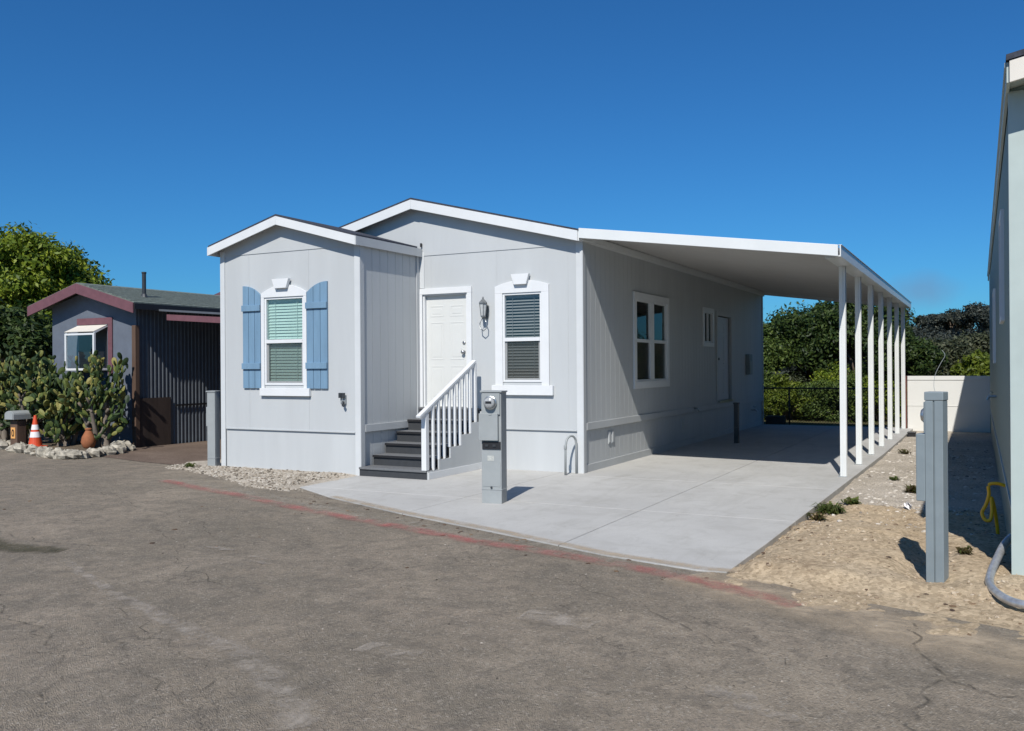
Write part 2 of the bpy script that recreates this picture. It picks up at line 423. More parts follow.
def land(x, y):
    d = math.hypot(x, y)
    h = -.16
    if y > 40: h += 6.3 * sm(45, 175, y) * (1 + .25 * nz(x, y, .012, 3)) + 1.2 * nz(x, y, .03, 8) * sm(45, 90, y)
    return h
g = obj('ground', heightfield(-600, 600, -500, 700, 120, 120, land), 'land', smooth=True); tag(g, kind='structure')

# road: street in front plus the neighbour's drive on the left
def poly_sheet(poly, z):
    mb = MB(); mb.add([(x, y, z) for x, y in poly], [tuple(range(len(poly)))]); return mb
EDGE = [(-9.2, -1.9), (-7.6, -2.25), (-6.2, -2.7), (-5.2, -3.2), (-4.31, -3.54), (-3.04, -3.90), (-1.635, -4.395), (.382, -4.966), (1.084, -5.194), (1.865, -5.32), (2.883, -5.604), (3.418, -5.788), (4.208, -6.182), (5.6, -6.9), (9, -8.6), (30, -19)]
road = obj('road', poly_sheet([(-60, -60), (60, -60), (60, -32), (30, -19), (9, -8.2), (5.6, -6.2), (4.2, -5.75), (3.53, -5.40), (2.41, -5.25), (1.17, -4.74), (-.39, -4.17), (-1.885, -3.53), (-2.86, -2.9), (-5.2, -2.2), (-5.75, -2.0), (-5.75, 12), (-10.05, 12), (-10.1, -.2), (-10.3, -.9), (-13, -.4), (-30, 4), (-60, 10)], -.012), 'asphalt')
tag(road, kind='structure')

drv = obj('neighbour_drive', poly_sheet([(-10.05, -1.0), (-7.6, -1.55), (-5.95, -1.75), (-5.76, -1.2), (-5.76, 12), (-10.04, 12)], -.006), 'browndrive'); tag(drv, kind='structure')
def ribbon(pts, w, z, jit=.0, n=4, seed=1):
    rr = random.Random(seed); P = []
    for i in range(len(pts) - 1):
        for k in range(n):
            t = k / n; P.append((pts[i][0] * (1 - t) + pts[i + 1][0] * t + rr.uniform(-jit, jit), pts[i][1] * (1 - t) + pts[i + 1][1] * t + rr.uniform(-jit, jit)))
    P.append(pts[-1]); mb = MB(); mb.uv = []; vs = []
    for i, p in enumerate(P):
        a = P[max(i - 1, 0)]; b = P[min(i + 1, len(P) - 1)]
        dx, dy = b[0] - a[0], b[1] - a[1]; L = math.hypot(dx, dy) or 1; nx, ny = -dy / L, dx / L
        ww = w if not callable(w) else w(i / (len(P) - 1))
        vs += [(p[0] + nx * ww / 2, p[1] + ny * ww / 2, z), (p[0] - nx * ww / 2, p[1] - ny * ww / 2, z)]
        mb.uv += [(0, i), (1, i)]
    mb.add(vs, [(2 * i, 2 * i + 1, 2 * i + 3, 2 * i + 2) for i in range(len(P) - 1)])
    return mb
obj('kerb_paint', ribbon(EDGE[3:13], .26, -.004, .010, 4, 2), 'redpaint', road)
obj('dust_film', ribbon([(3.3, -5.62), (3.8, -5.95), (4.3, -6.2), (5.0, -6.5), (5.9, -6.95)], .80, -.007, .0, 6, 23), 'dirtfilm', road)
obj('dust_film', ribbon([(x, y + .17) for x, y in EDGE[3:12]], .50, -.008, .005, 4, 22), 'fringe', road)
obj('slab_dust', ribbon([(-1.9, -3.5), (-.39, -4.14), (1.168, -4.70), (2.413, -5.19), (3.30, -5.40), (3.6, -5.4)], .18, .003, .008, 4, 24), 'dirtfilm', road)
obj('dust_streak', ribbon([(-1.553, -7.4), (-.9, -7.72), (-.3, -7.98), (.1, -8.13), (.846, -8.35), (1.59, -8.62), (2.05, -8.86), (2.6, -9.25)], lambda t: .09 + .16 * t, -.004, .03, 5, 3), 'dust', road)
obj('oil_stain', ribbon([(-4.2, -7.0), (-3.4, -7.25), (-2.6, -7.3), (-1.95, -7.15)], lambda t: .75 - .45 * t, -.008, .03, 5, 4), 'stain', road)
CRK = [[(-1.2, -8.3), (-.37, -8.71), (.2, -8.85), (.624, -9.03), (1.0, -9.3), (1.3, -9.6)], [(-4., -6.7), (-3.0, -6.9), (-2.1, -6.95), (-1.7, -6.8)],
       [(4.91, -6.3), (4.98, -6.8), (5.14, -7.25), (5.3, -7.4), (5.8, -7.5)], [(5.1, -7.25), (5.0, -7.9), (5.2, -8.6)],
       [(-6, -4.2), (-4.5, -4.6), (-3.2, -5.2), (-2, -5.5), (-1.2, -6.1)], [(.1, -8.2), (.9, -8.6), (1.5, -8.8), (2.2, -9.4)], [(-2.2, -6), (-1.3, -6.4), (-.6, -7.1), (.4, -7.5)],
       [(2.4, -6.2), (3.2, -6.6), (3.9, -7.2), (4.6, -7.5)], [(.5, -9.1), (1.0, -8.95), (1.9, -9.3)]]
for i, c in enumerate(CRK): obj('crack', ribbon(c, .024 if i < 4 else .014, -.006 + .0002 * i, .05, 7, 10 + i), 'crack', road)
# pale worn blotches
for i, (x, y, L, W) in enumerate([(-.742, -6.48, .35, .10), (.0, -6.75, .22, .08), (-.15, -6.62, .2, .06), (2.316, -8.187, .4, .22), (4.2, -8.0, .26, .2), (4.4, -8.15, .3, .12), (2.9, -7.2, .5, .3)]):
    obj('worn_patch', ribbon([(x - L / 2, y), (x - L / 6, y + .02), (x + L / 6, y - .02), (x + L / 2, y)], W, -.003 + .0002 * i, .01, 3, 30 + i), 'dust', road)

# concrete slab: cells cut from the outline, with open control joints
def clip(poly, a, b, c):   # keep a*x+b*y>=c
    out = []
    for i in range(len(poly)):
        p, q = poly[i], poly[(i + 1) % len(poly)]
        dp = a * p[0] + b * p[1] - c; dq = a * q[0] + b * q[1] - c
        if dp >= 0: out.append(p)
        if dp * dq < 0:
            t = dp / (dp - dq); out.append((p[0] + (q[0] - p[0]) * t, p[1] + (q[1] - p[1]) * t))
    return out
XS = [-3.1, -.35, 1.92, 3.9]; YS = [-5.6, -2.9, -.25, 2.8, 5.9, 9.0, 12.25]
slab_front = [(-2.95, -1.2), (-2.86, -2.99), (-1.885, -3.555), (-.39, -4.2), (1.168, -4.766), (2.413, -5.25), (3.30, -5.47), (3.53, -5.44), (3.565, -4.2), (3.62, -.3), (3.70, 5), (3.72, 12.25), (-2.95, 12.25)]
mb = MB()
for i in range(3):
    for j in range(6):
        p = clip(slab_front, 1, 0, XS[i] + .005); p = clip(p, -1, 0, -XS[i + 1] + .005) if len(p) > 2 else p
        if len(p) > 2: p = clip(p, 0, 1, YS[j] + .005)
        if len(p) > 2: p = clip(p, 0, -1, -YS[j + 1] + .005)
        if len(p) > 2: mb.prism(p, -.11, 0.0, 'z')
slab = obj('driveway_slab', mb, 'concrete', bevel=.006); tag(slab, kind='structure')

# right strip: dirt in front, gravel behind
def strip_h(x, y):
    base = -.065
    f = sm(-4.0, -5.6, y)                       # rises to spill over the kerb
    base += .055 * f
    base += .10 * math.exp(-((x - 4.25) ** 2 / .25 + (y + 4.0) ** 2 / 1.0))
    base += .05 * math.exp(-((x - 5.2) ** 2 / .05 + (y + 4.6) ** 2 / .3))
    base -= .10 * math.exp(-((x - 4.86) ** 2 / .02 + (y + 4.6) ** 2 / .30))
    base += .02 * max(0, nz(x, y, 5, 11)) * sm(-1.5, -3, y)
    base -= .055 * math.exp(-((x - 4.99) ** 2 / .05 + (y + 5.25) ** 2 / .06))
    base += .025 * nz(x, y, 2.2, 1) + .018 * nz(x, y, 7, 2) * (1 if y < -1 else .5) + .008 * nz(x, y, 19, 4)
    base -= .12 * sm(3.55, 3.25, x + .08 * nz(x, y, 4, 33)) * sm(-5.25, -5.55, y)
    # thin out over the asphalt
    e = -5.95 - (x - 3.5) * .42
    d = (e - y)
    base -= .17 * sm(-.30, .50, d + .20 * nz(x, y, 1.6, 6) + .14 * nz(x, y, 6, 9) + .07 * nz(x, y, 21, 19))
    base += .085 * sm(-2.2, -3.4, y) * sm(3.56, 3.78, x + .09 * nz(x, y, 3, 13) + .05 * nz(x, y, 11, 14)) * sm(-5.62, -5.3, y)
    if x < 3.68: base -= .04 * sm(3.68, 3.45, x) * (0 if y < -3.0 else 1) + (.05 * sm(3.60, 3.40, x + .05 * nz(x, y, 7, 3)) if y < -3.0 else 0)
    return base
d1 = obj('dirt', heightfield(3.2, 9, -7.6, -.8, 150, 150, strip_h), 'dirt', smooth=True); tag(d1, kind='structure')
d2 = obj('gravel_strip', heightfield(3.5, 9, -1.6, 12.9, 90, 180, lambda x, y: strip_h(x, y) + .02 * sm(-1.6, -.7, y) - .012 - .03 * sm(-1.1, -1.6, y)), 'gravelbed', smooth=True); tag(d2, kind='structure')
# gravel bed left of / in front of the bay
def bed_h(x, y):
    e = -2.15 - (x + 6.2) * .40; dd = sm(-.35, .25, e - y + .15 * nz(x, y, 1.8, 3) + .06 * nz(x, y, 7, 5))
    s = sm(-3.0, -2.3, x + .1 * nz(x, y, 3, 1)) * .0
    l = sm(-6.3, -7.4, x + .3 * nz(x, y, 2, 2))
    return .012 + .012 * nz(x, y, 4, 2) - .07 * dd - .08 * l - .03 * sm(-3.3, -2.6, x)
d3 = obj('gravel_bed', heightfield(-7.6, -2.5, -3.7, 0, 100, 70, bed_h), 'gravelbed', smooth=True); tag(d3, kind='structure')
# garden bed on the left
def gard_h(x, y):
    fy = np.interp(x, [-13, -11.8, -9.6], [-.75, -1.1, -1.72]); gx = np.interp(y, [-1.7, -1., 0, .3], [-9.25, -9.45, -9.8, -10.15])
    return .06 + .03 * nz(x, y, 2, 2) - .2 * max(sm(-.12, .12, x - gx), sm(.12, -.12, y - fy))
d4 = obj('garden_bed', heightfield(-22, -9.0, -2.1, 6, 110, 70, lambda x, y: gard_h(x, y)), 'soil', smooth=True); tag(d4, kind='structure')

# stones
def stones(n, region, zf, s0, s1, flat=.6, seed=1, accept=None):
    r = np.random.default_rng(seed)
    t = (1 + 5 ** .5) / 2
    ico = np.array([(-1, t, 0), (1, t, 0), (-1, -t, 0), (1, -t, 0), (0, -1, t), (0, 1, t), (0, -1, -t), (0, 1, -t), (t, 0, -1), (t, 0, 1), (-t, 0, -1), (-t, 0, 1)], float) / 1.9
    F = [(0, 11, 5), (0, 5, 1), (0, 1, 7), (0, 7, 10), (0, 10, 11), (1, 5, 9), (5, 11, 4), (11, 10, 2), (10, 7, 6), (7, 1, 8), (3, 9, 4), (3, 4, 2), (3, 2, 6), (3, 6, 8), (3, 8, 9), (4, 9, 5), (2, 4, 11), (6, 2, 10), (8, 6, 7), (9, 8, 1)]
    mb = MB(); c = 0
    while c < n:
        x = r.uniform(region[0], region[1]); y = r.uniform(region[2], region[3])
        if accept and not accept(x, y, r): c += 1; continue
        s = s0 + (s1 - s0) * r.random() ** 3
        V = ico * (1 + r.uniform(-.25, .25, (12, 1))) * s * np.array([1, r.uniform(.6, 1), flat])
        a = r.uniform(0, 6.28); ca, sa = math.cos(a), math.sin(a)
        V = np.stack([V[:, 0] * ca - V[:, 1] * sa + x, V[:, 0] * sa + V[:, 1] * ca + y, V[:, 2] + zf(x, y) + s * flat * .25], 1)
        mb.add([tuple(p) for p in V], F); c += 1
    return mb
acc_bed = lambda x, y, r: y < -1.62 and y > -2.2 - (x + 6.2) * .40 - .12 and not (x > -3.05 and y > -3.1)
s1 = obj('gravel', stones(6500, (-6.9, -2.6, -3.6, -1.6), bed_h, .006, .030, .6, 3, acc_bed), 'bedpebble'); tag(s1, kind='stuff', label='pale loose gravel in front of the small front room', cat='gravel')
gz = lambda x, y: strip_h(x, y)
s2 = obj('gravel', stones(4200, (3.68, 5.42, -3.2, 9), gz, .010, .032, .6, 4, lambda x, y, r: r.random() < (.12 if y < -1.4 else 1) and nz(x, y, 1.5, 5) > -.25), 'pebble'); tag(s2, kind='stuff', label='gravel scattered between the carport slab and the right hand building', cat='gravel')
s3 = obj('dirt_clods', stones(4200, (3.3, 5.7, -6.9, -1.0), gz, .004, .020, .7, 5, lambda x, y, r: y > -6.2 - (x - 3.5) * .42 + r.uniform(-.35, .3) and not (x < 3.5 and y > -5.3) and nz(x, y, 1.8, 21) + .5 * nz(x, y, 6, 5) > .02), 'clod'); tag(s3, kind='stuff', label='loose clods and grit on the sandy dirt by the grey pedestal', cat='dirt clods')
s4 = obj('leaf_litter', stones(1300, (-6.8, 5.6, -6.6, -1.7), lambda x, y: (bed_h(x, y) if x < -2.6 and y > -3.6 else strip_h(x, y) if x > 3.6 else -.01), .008, .03, .2, 6, lambda x, y, r: acc_bed(x, y, r) or x > 3.7 or r.random() < .06), 'litter'); tag(s4, kind='stuff', label='dry brown leaf bits scattered over gravel and dirt', cat='leaf litter')
s5 = obj('road_grit', stones(1100, (-6, 6, -9.8, -4.2), lambda x, y: -.012, .003, .011, .6, 8, lambda x, y, r: y < -4.6 - (x + .4) * .32), 'grit'); tag(s5, kind='stuff', label='tiny pebbles and grit lying loose on the street', cat='grit')

# ------------------------------------------------------------------ the home
home = thing('manufactured_home', (-2.9, 6, 0), 'pale grey single storey manufactured home with blue shutters and white door', 'house')
ZS = .637; ZG = 3.42
main_top = lambda x: 4.30 - .247 * abs(x + 2.95) - .03
bay_top = lambda x: 3.93 - .272 * abs(x + 4.377) - .02
DOOR = (-2.83, -1.985, .95, 2.785)
W1 = (-1.344, -.672, 1.361, 2.742)
W0 = (-4.757, -3.962, 1.336, 2.712)
W2 = (2.29, 3.96, 1.33, 2.745)
W3 = (6.52, 7.17, 2.09, 2.75)
D2 = (7.62, 8.82, .80, 2.72)
obj('wall', wall('x', 0, -5.72, 0, ZS, main_top, -1, [DOOR, W1], pitch=1.22, gw=.004, gd=.003, extra=(-2.95,)), 'siding', home)
obj('wall', wall('y', 0, 0, 12.27, ZS + .002, lambda a: 3.57, 1, [W2, W3, D2]), 'siding', home)
obj('wall', wall('y', -5.72, 0, 12.27, ZS, lambda a: 3.57, -1), 'siding', home)
obj('wall', wall('x', 12.27, -5.72, 0, ZS, main_top, 1, extra=(-2.95,)), 'siding', home)
obj('wall', wall('x', -1.594, -5.70, -2.90, ZS, bay_top, -1, [W0], pitch=1.22, gw=.004, gd=.003, extra=(-4.377,)), 'siding', home)
obj('wall', wall('y', -2.90, -1.594, 0, ZS, lambda a: 3.50, 1), 'siding', home)
obj('wall', wall('y', -5.70, -1.594, 0, ZS, lambda a: 3.50, -1), 'siding', home)
# gable seams: upper panel 4 mm proud, with drip edge
def gable_panel(y, x0, x1, top, peak):
    mb = MB(); mb.prism([(x0, ZG), (x1, ZG), (x1, top(x1)), (peak, top(peak)), (x0, top(x0))], y - .010, y - .001); return mb
obj('gable_panel', gable_panel(0, -2.88, -.09, main_top, -2.86), 'siding', home)
obj('gable_panel', gable_panel(-1.594, -5.61, -2.99, bay_top, -4.377), 'siding', home)
# skirting set back below the siding drip edge
mb = MB()
mb.add(wall('x', .018, -5.70, 0, -.12, lambda a: ZS, -1, grooves=False).v, wall('x', .018, -5.70, 0, -.12, lambda a: ZS, -1, grooves=False).f)
obj('skirting', mb, 'skirting', home)
for a in (('x', -1.576, -5.68, -2.92, -1), ('y', -.018, 0.02, 12.25, 1), ('y', -2.918, -1.57, 0, 1), ('y', -5.682, -1.57, 12.2, -1), ('x', 12.25, -5.68, -.02, 1)):
    obj('skirting', wall(a[0], a[1], a[2], a[3], -.12, lambda q: ZS + .01, a[4], grooves=(a[0] == 'y'), pitch=.203), 'skirting', home)
# drip edge, band board, base board
obj('band_board', MB().box(.003, .022, .10, 12.2, ZS, ZS + .11), 'siding', home, .003)
obj('band_board', MB().box(-2.897, -2.878, -1.50, -.003, ZS, ZS + .11), 'siding', home, .003)
obj('base_board', MB().box(-.016, .004, .10, 12.2, -.02, .115), 'siding', home, .003)
obj('drip_edge', box(-2.90, -.10, -.012, .0, ZS - .012, ZS + .006), 'siding', home); obj('drip_edge', box(-5.60, -3.0, -1.606, -1.594, ZS - .012, ZS + .006), 'siding', home)
# corner boards
for x0, x1, y0, y1, zt in ((-.095, .006, -.016, .0, 3.52), (.001, .018, -.016, .085, 3.52), (-5.706, -5.61, -1.610, -1.594, 3.50), (-2.99, -2.894, -1.610, -1.594, 3.52), (-2.897, -2.882, -1.610, -1.51, 3.48), (-2.897, -2.882, -.10, -.016, 3.48), (-2.885, -2.80, -.015, 0, 3.48)):
    z0 = -.10 if not (x0 == -2.885) else 2.89
    obj('corner_board', box(x0, x1, y0, y1, z0, zt), 'corner' if y1 - y0 < .05 else 'siding', home, .003)
for xx, yy in ((.02, 12.17),): obj('corner_board', box(0.001, .018, 12.17, 12.28, -.02, 3.52), 'siding', home, .003)

# roofs with fascia
def gable_roof(peak, zp, sl, x0, x1, y0, y1, th, drop):
    """shingle layer and soffit slab"""
    a = MB()
    z = lambda x: zp - sl * abs(x - peak)
    a.prism([(x0 - .012, z(x0 - .012)), (peak, z(peak)), (x1 + .012, z(x1 + .012)), (x1 + .012, z(x1 + .012) + .026), (peak, z(peak) + .03), (x0 - .012, z(x0 - .012) + .026)], y0 - .012, y1 + .012)
    s = MB(); s.prism([(x0, z(x0) - .035), (peak, z(peak) - .035), (x1, z(x1) - .035), (x1, z(x1) - .002), (peak, z(peak) - .002), (x0, z(x0) - .002)], y0 + .001, y1)
    f = MB(); f.prism([(x0 - .001, z(x0) - drop), (peak, z(peak) - drop), (peak, z(peak) - .003), (x0 - .001, z(x0) - .003)], y0 - .022, y0)
    f2 = MB(); f2.prism([(peak + .002, z(peak) - drop), (x1 + .001, z(x1) - drop), (x1 + .001, z(x1) - .003), (peak + .002, z(peak) - .003)], y0 - .022, y0)
    return a, s, f, f2, z
a, s, f, f2, zm = gable_roof(-2.95, 4.333, .247, -5.93, 0.0, -.155, 12.45, .03, .155)
r = obj('roof', a, 'shingle', home)
obj('soffit', s, 'fascia', home); obj('fascia', f, 'fascia', home, .003); obj('fascia', f2, 'fascia', home, .003)
obj('fascia', MB().box(-5.952, -5.931, -.175, 12.45, zm(-5.93) - .15, zm(-5.93) - .003), 'fascia', home)
obj('fascia', MB().box(-.0, .02, -.155, 12.45, zm(0) - .15, zm(0) - .004), 'fascia', home)
a, s, f, f2, zb = gable_roof(-4.377, 3.953, .272, -5.80, -2.85, -1.75, -.16, .03, .135)
obj('roof', a, 'shingle', home); obj('soffit', s, 'fascia', home); obj('fascia', f, 'fascia', home, .003); obj('fascia', f2, 'fascia', home, .003)
obj('fascia', MB().box(-2.848, -2.828, -1.772, -.03, zb(-2.85) - .135, zb(-2.85) - .004), 'siding', home)
obj('fascia', MB().box(-5.822, -5.802, -1.772, -.03, zb(-5.80) - .135, zb(-5.80) - .004), 'fascia', home)
obj('flashing', MB().box(-2.85, -2.826, -.05, -.022, 3.565, 3.625), 'black', home)

# windows -------------------------------------------------------------
def front_window(W, y, shut, low_screen=True, parent=home, gl='glass', sl_mat='blind', slw=.046, tilt=.35):
    x0, x1, z0, z1 = W; zmid = 2.02
    fr = MB(); t = .032
    fr.box(x0, x0 + t, y - .012, y + .05, z0, z1); fr.box(x1 - t, x1, y - .012, y + .05, z0, z1)
    fr.box(x0 + t, x1 - t, y - .012, y + .05, z0, z0 + t); fr.box(x0 + t, x1 - t, y - .012, y + .05, z1 - t, z1)
    w = obj('window', fr, 'trim', parent, .002)
    obj('meeting_rail', box(x0 + t, x1 - t, y - .020, y + .03, zmid - .028, zmid + .028), 'trim', w, .002)
    obj('sash', MB().box(x0 + t, x0 + t + .03, y + .006, y + .03, z0 + t, zmid - .028).box(x1 - t - .03, x1 - t, y + .006, y + .03, z0 + t, zmid - .028).box(x0 + t + .03, x1 - t - .03, y + .006, y + .03, z0 + t, z0 + t + .028), 'trim', w)
    obj('pane', quad_y(x0 + t, x1 - t, y + .012, zmid + .028, z1 - t), gl, w)
    obj('pane', quad_y(x0 + t + .03, x1 - t - .03, y + .020, z0 + t + .028, zmid - .028), gl, w)
    if low_screen: obj('insect_screen', quad_y(x0 + t, x1 - t, y + .0, z0 + t, zmid - .028), 'screen', w)
    b = MB(); z = z1 - .07; r_ = random.Random(5)
    while z > z0 + .05:
        dz = r_.uniform(-.002, .002)
        b.beam((x0 + .03, y + .058, z + dz), (x1 - .03, y + .058, z + dz - .001), .003, slw, (0, tilt, 1)); z -= .047
    for cx in (.22, .78):
        xx = x0 + (x1 - x0) * cx; b.box(xx - .003, xx + .003, y + .034, y + .036, z0 + .03, z1 - .05)
    b.box(x0 + .03, x1 - .03, y + .045, y + .075, z1 - .075, z1 - .03)
    obj('blinds', b, sl_mat, w)
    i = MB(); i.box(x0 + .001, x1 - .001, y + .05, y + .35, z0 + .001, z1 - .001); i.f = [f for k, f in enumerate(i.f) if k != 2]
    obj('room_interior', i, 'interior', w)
    return w
w0 = front_window(W0, -1.594, True)
w1 = front_window(W1, 0, False, gl='glass_clear', sl_mat='blind_brown', slw=.040, tilt=.9)

def arch(x0, x1, zs, zp, ox0, ox1, oz, y, n=12):
    """header board between opening top oz and an arched top"""
    top = []
    for k in range(n + 1):
        t = k / n; x = x1 + (x0 - x1) * t; u = 2 * t - 1
        top.append((x, zs + (zp - zs) * (1 - u * u)))
    return MB().prism([(x0, oz), (x1, oz)] + top, y - .030, y - .002)
def surround(W, y, ox0, ox1, zs, zp, sill, kx0, kx1, kz0, kz1, wnd):
    x0, x1, z0, z1 = W
    obj('header', arch(ox0, ox1, zs, zp, x0, x1, z1 + .0005, y), 'trim', wnd, .003)
    obj('casing', box(ox0, x0 - .0005, y - .029, y - .002, sill[3], z1), 'trim', wnd, .003); obj('casing', box(x1 + .0005, ox1, y - .029, y - .002, sill[3], z1), 'trim', wnd, .003)
    obj('sill', box(sill[0], sill[1], y - .055, y - .001, sill[2], sill[3] - .0005), 'trim', wnd, .004)
    w = (kx1 - kx0)
    obj('keystone', MB().prism([(kx0 + w * .16, kz0), (kx1 - w * .16, kz0), (kx1, kz1), (kx0, kz1)], y - .085, y - .028), 'trim', wnd, .003)
surround(W0, -1.594, -4.822, -3.900, 2.775, 2.905, (-4.835, -3.833, 1.168, 1.288), -4.545, -4.205, 2.845, 2.99, w0)
surround(W1, 0, -1.476, -.546, 2.85, 2.935, (-1.53, -.476, 1.160, 1.31), -1.165, -.853, 2.865, 3.025, w1)

# shutters
for (x0, x1, inner) in ((-5.205, -4.826, 1), (-3.896, -3.492, -1)):
    sh = MB(); n = 3; bw = (x1 - x0) / n
    def tz(x):
        t = (x - x0) / (x1 - x0); t = t if inner == 1 else 1 - t     # 0 outer .. 1 inner
        return 2.915 - .16 * t ** 2.2
    for k in range(n):
        a0, a1 = x0 + k * bw + .004, x0 + (k + 1) * bw - .004
        sh.prism([(a0, 1.285), (a1, 1.285)] + [(a1 + (a0 - a1) * q / 6, tz(a1 + (a0 - a1) * q / 6)) for q in range(7)], -1.594 - .032, -1.596)
    sh.box(x0 + .01, x1 - .01, -1.594 - .020, -1.5955, 1.295, 2.74)
    s_ = obj('shutter', sh, 'shutter', home, .002)
    for z in (1.588, 2.508):
        obj('batten', box(x0, x1, -1.594 - .062, -1.594 - .033, z, z + .095), 'shutter', s_, .003)

# front door
dr = MB(); x0, x1, z0, z1 = DOOR
dr.box(x0 + .03, x1 - .03, .055, .085, z0 + .01, z1 - .02)
door = obj('front_door', dr, 'door', home, .002)
cx = (x0 + x1) / 2
for sx in (-1, 1):
    for (p0, p1) in ((2.42, 2.60), (1.72, 2.33), (1.08, 1.62)):
        mb = MB(); c0 = cx + sx * .06; c1 = cx + sx * .32; c0, c1 = min(c0, c1), max(c0, c1)
        mb.box(c0, c1, .052, .056, p0, p0 + .018).box(c0, c1, .052, .056, p1 - .018, p1).box(c0, c0 + .018, .0525, .056, p0 + .018, p1 - .018).box(c1 - .018, c1, .0525, .056, p0 + .018, p1 - .018).box(c0 + .045, c1 - .045, .052, .056, p0 + .045, p1 - .045)
        obj('door_panel', mb, 'door', door, .004)
kn = MB(); kx = x1 - .10
kn.lathe((kx, .054, 1.84), [(.028, 0), (.028, .01), (.012, .014), (.012, .035), (.030, .045), (.032, .06), (.02, .072), (.001, .074)], 16, 'y')
obj('door_knob', kn, 'steel', door, smooth=True)
kn = MB(); kn.lathe((kx, .054, 1.99), [(.028, 0), (.028, .012), (.016, .018), (.001, .02)], 16, 'y'); obj('deadbolt', kn, 'steel', door, smooth=True)
fr = MB()
fr.box(x0, x0 + .03, -.001, .09, z0, z1).box(x1 - .03, x1, -.001, .09, z0, z1).box(x0 + .03, x1 - .03, -.001, .09, z1 - .02, z1)
obj('door_frame', fr, 'trim', home)
cs = MB(); cs.box(-2.948, x0, -.030, -.001, .80, z1 + .0).box(x1, -1.902, -.030, -.001, .80, z1).box(-2.880, -1.900, -.032, -.001, z1 + .0005, 2.882)
cs = MB(); cs.box(-2.882, x0, -.030, -.016, .80, z1).box(x1, -1.902, -.030, -.001, .80, z1).box(-2.880, -1.900, -.032, -.001, z1 + .0005, 2.882)
obj('door_casing', cs, 'trim', home, .003)
obj('threshold', box(x0, x1, -.04, .09, .925, .955), 'steel', home)

# side window, small window, side door
def side_window(y0, y1, z0, z1, tr, label=None, mull=True, rails=True):
    t = .03
    w = MB(); w.box(-.05, .012, y0, y0 + t, z0, z1).box(-.05, .012, y1 - t, y1, z0, z1).box(-.05, .012, y0 + t, y1 - t, z0, z0 + t).box(-.05, .012, y0 + t, y1 - t, z1 - t, z1)
    w_ = obj('window', w, 'trim', home, .002)
    c = MB(); c.box(.001, .032, y0 - tr, y0 - .0005, z0 - tr, z1 + tr).box(.001, .032, y1 + .0005, y1 + tr, z0 - tr, z1 + tr).box(.001, .031, y0, y1, z1 + .0005, z1 + tr).box(.001, .031, y0, y1, z0 - tr, z0 - .0005)
    obj('casing', c, 'trim', w_, .003)
    m = (y0 + y1) / 2
    if mull: obj('mullion', box(-.03, .022, m - .10, m + .10, z0 + t, z1 - t) if rails else box(-.03, .012, m - .03, m + .03, z0 + t, z1 - t), 'trim', w_, .002)
    zc = (z0 + z1) / 2
    hw = .10 if rails else .03
    for a0, a1 in ((y0 + t, m - hw), (m + hw, y1 - t)):
        if rails:
            obj('meeting_rail', box(-.03, .016, a0, a1, zc - .028, zc + .028), 'trim', w_, .002)
            obj('pane', quad_x(-.020, a0, a1, zc + .028, z1 - t), 'glass_dark', w_); obj('pane', quad_x(-.028, a0, a1, z0 + t, zc - .028), 'glass_dark', w_)
            obj('insect_screen', quad_x(-.008, a0, a1, z0 + t, zc - .028), 'screen', w_)
        else: obj('pane', quad_x(-.020, a0, a1, z0 + t, z1 - t), 'glass_dark', w_)
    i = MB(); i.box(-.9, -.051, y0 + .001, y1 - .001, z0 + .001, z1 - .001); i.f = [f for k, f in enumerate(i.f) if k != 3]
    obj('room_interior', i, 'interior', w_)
    return w_
side_window(*W2, .125)
side_window(W3[0], W3[1], W3[2], W3[3], .09, rails=False)
sd = obj('side_door', box(-.075, -.045, D2[0] + .03, D2[1] - .03, D2[2], D2[3] - .02), 'doorshade', home, .002)
for sy in (-1, 1):
    for p0, p1 in ((2.35, 2.55), (1.62, 2.25), (.95, 1.5)):
        m_ = (D2[0] + D2[1]) / 2 + sy * .26
        obj('door_panel', MB().box(-.047, -.036, m_ - .17, m_ + .17, p0, p0 + .03).box(-.047, -.036, m_ - .17, m_ + .17, p1 - .03, p1).box(-.046, -.038, m_ - .12, m_ + .12, p0 + .05, p1 - .05), 'doorshade', sd, .003)
obj('door_knob', MB().lathe((-.045, D2[0] + .12, 1.74), [(.03, 0), (.03, -.01), (.012, -.015), (.012, -.035), (.03, -.045), (.03, -.06), (.001, -.065)], 14, 'x'), 'metal_dark', sd, smooth=True)
obj('deadbolt', MB().lathe((-.045, D2[0] + .12, 1.90), [(.03, 0), (.03, -.015), (.001, -.018)], 14, 'x'), 'metal_dark', sd, smooth=True)
obj('door_casing', MB().box(.001, .024, D2[0] - .12, D2[0], D2[2], D2[3] + .1).box(.001, .024, D2[1], D2[1] + .12, D2[2], D2[3] + .1).box(.001, .023, D2[0], D2[1], D2[3], D2[3] + .1), 'siding', home, .003)
obj('threshold', box(-.08, .06, D2[0], D2[1], .76, .80), 'galv', home)
# crawl-space vents on the skirting
for y in (1.03, 4.9, 9.5):
    v = MB()
    for k in range(2): v.box(-.014, -.004, y + k * .14, y + .10 + k * .14, .36, .56).box(-.006, .002, y + k * .14 + .012, y + .088 + k * .14, .38, .54)
    obj('vent', v, 'siding', home, .002)
obj('plumbing_stub', MB().tube([(0, 5.7, .72), (.10, 5.7, .72), (.13, 5.7, .66)], .02, 8), 'galv', home, smooth=True)

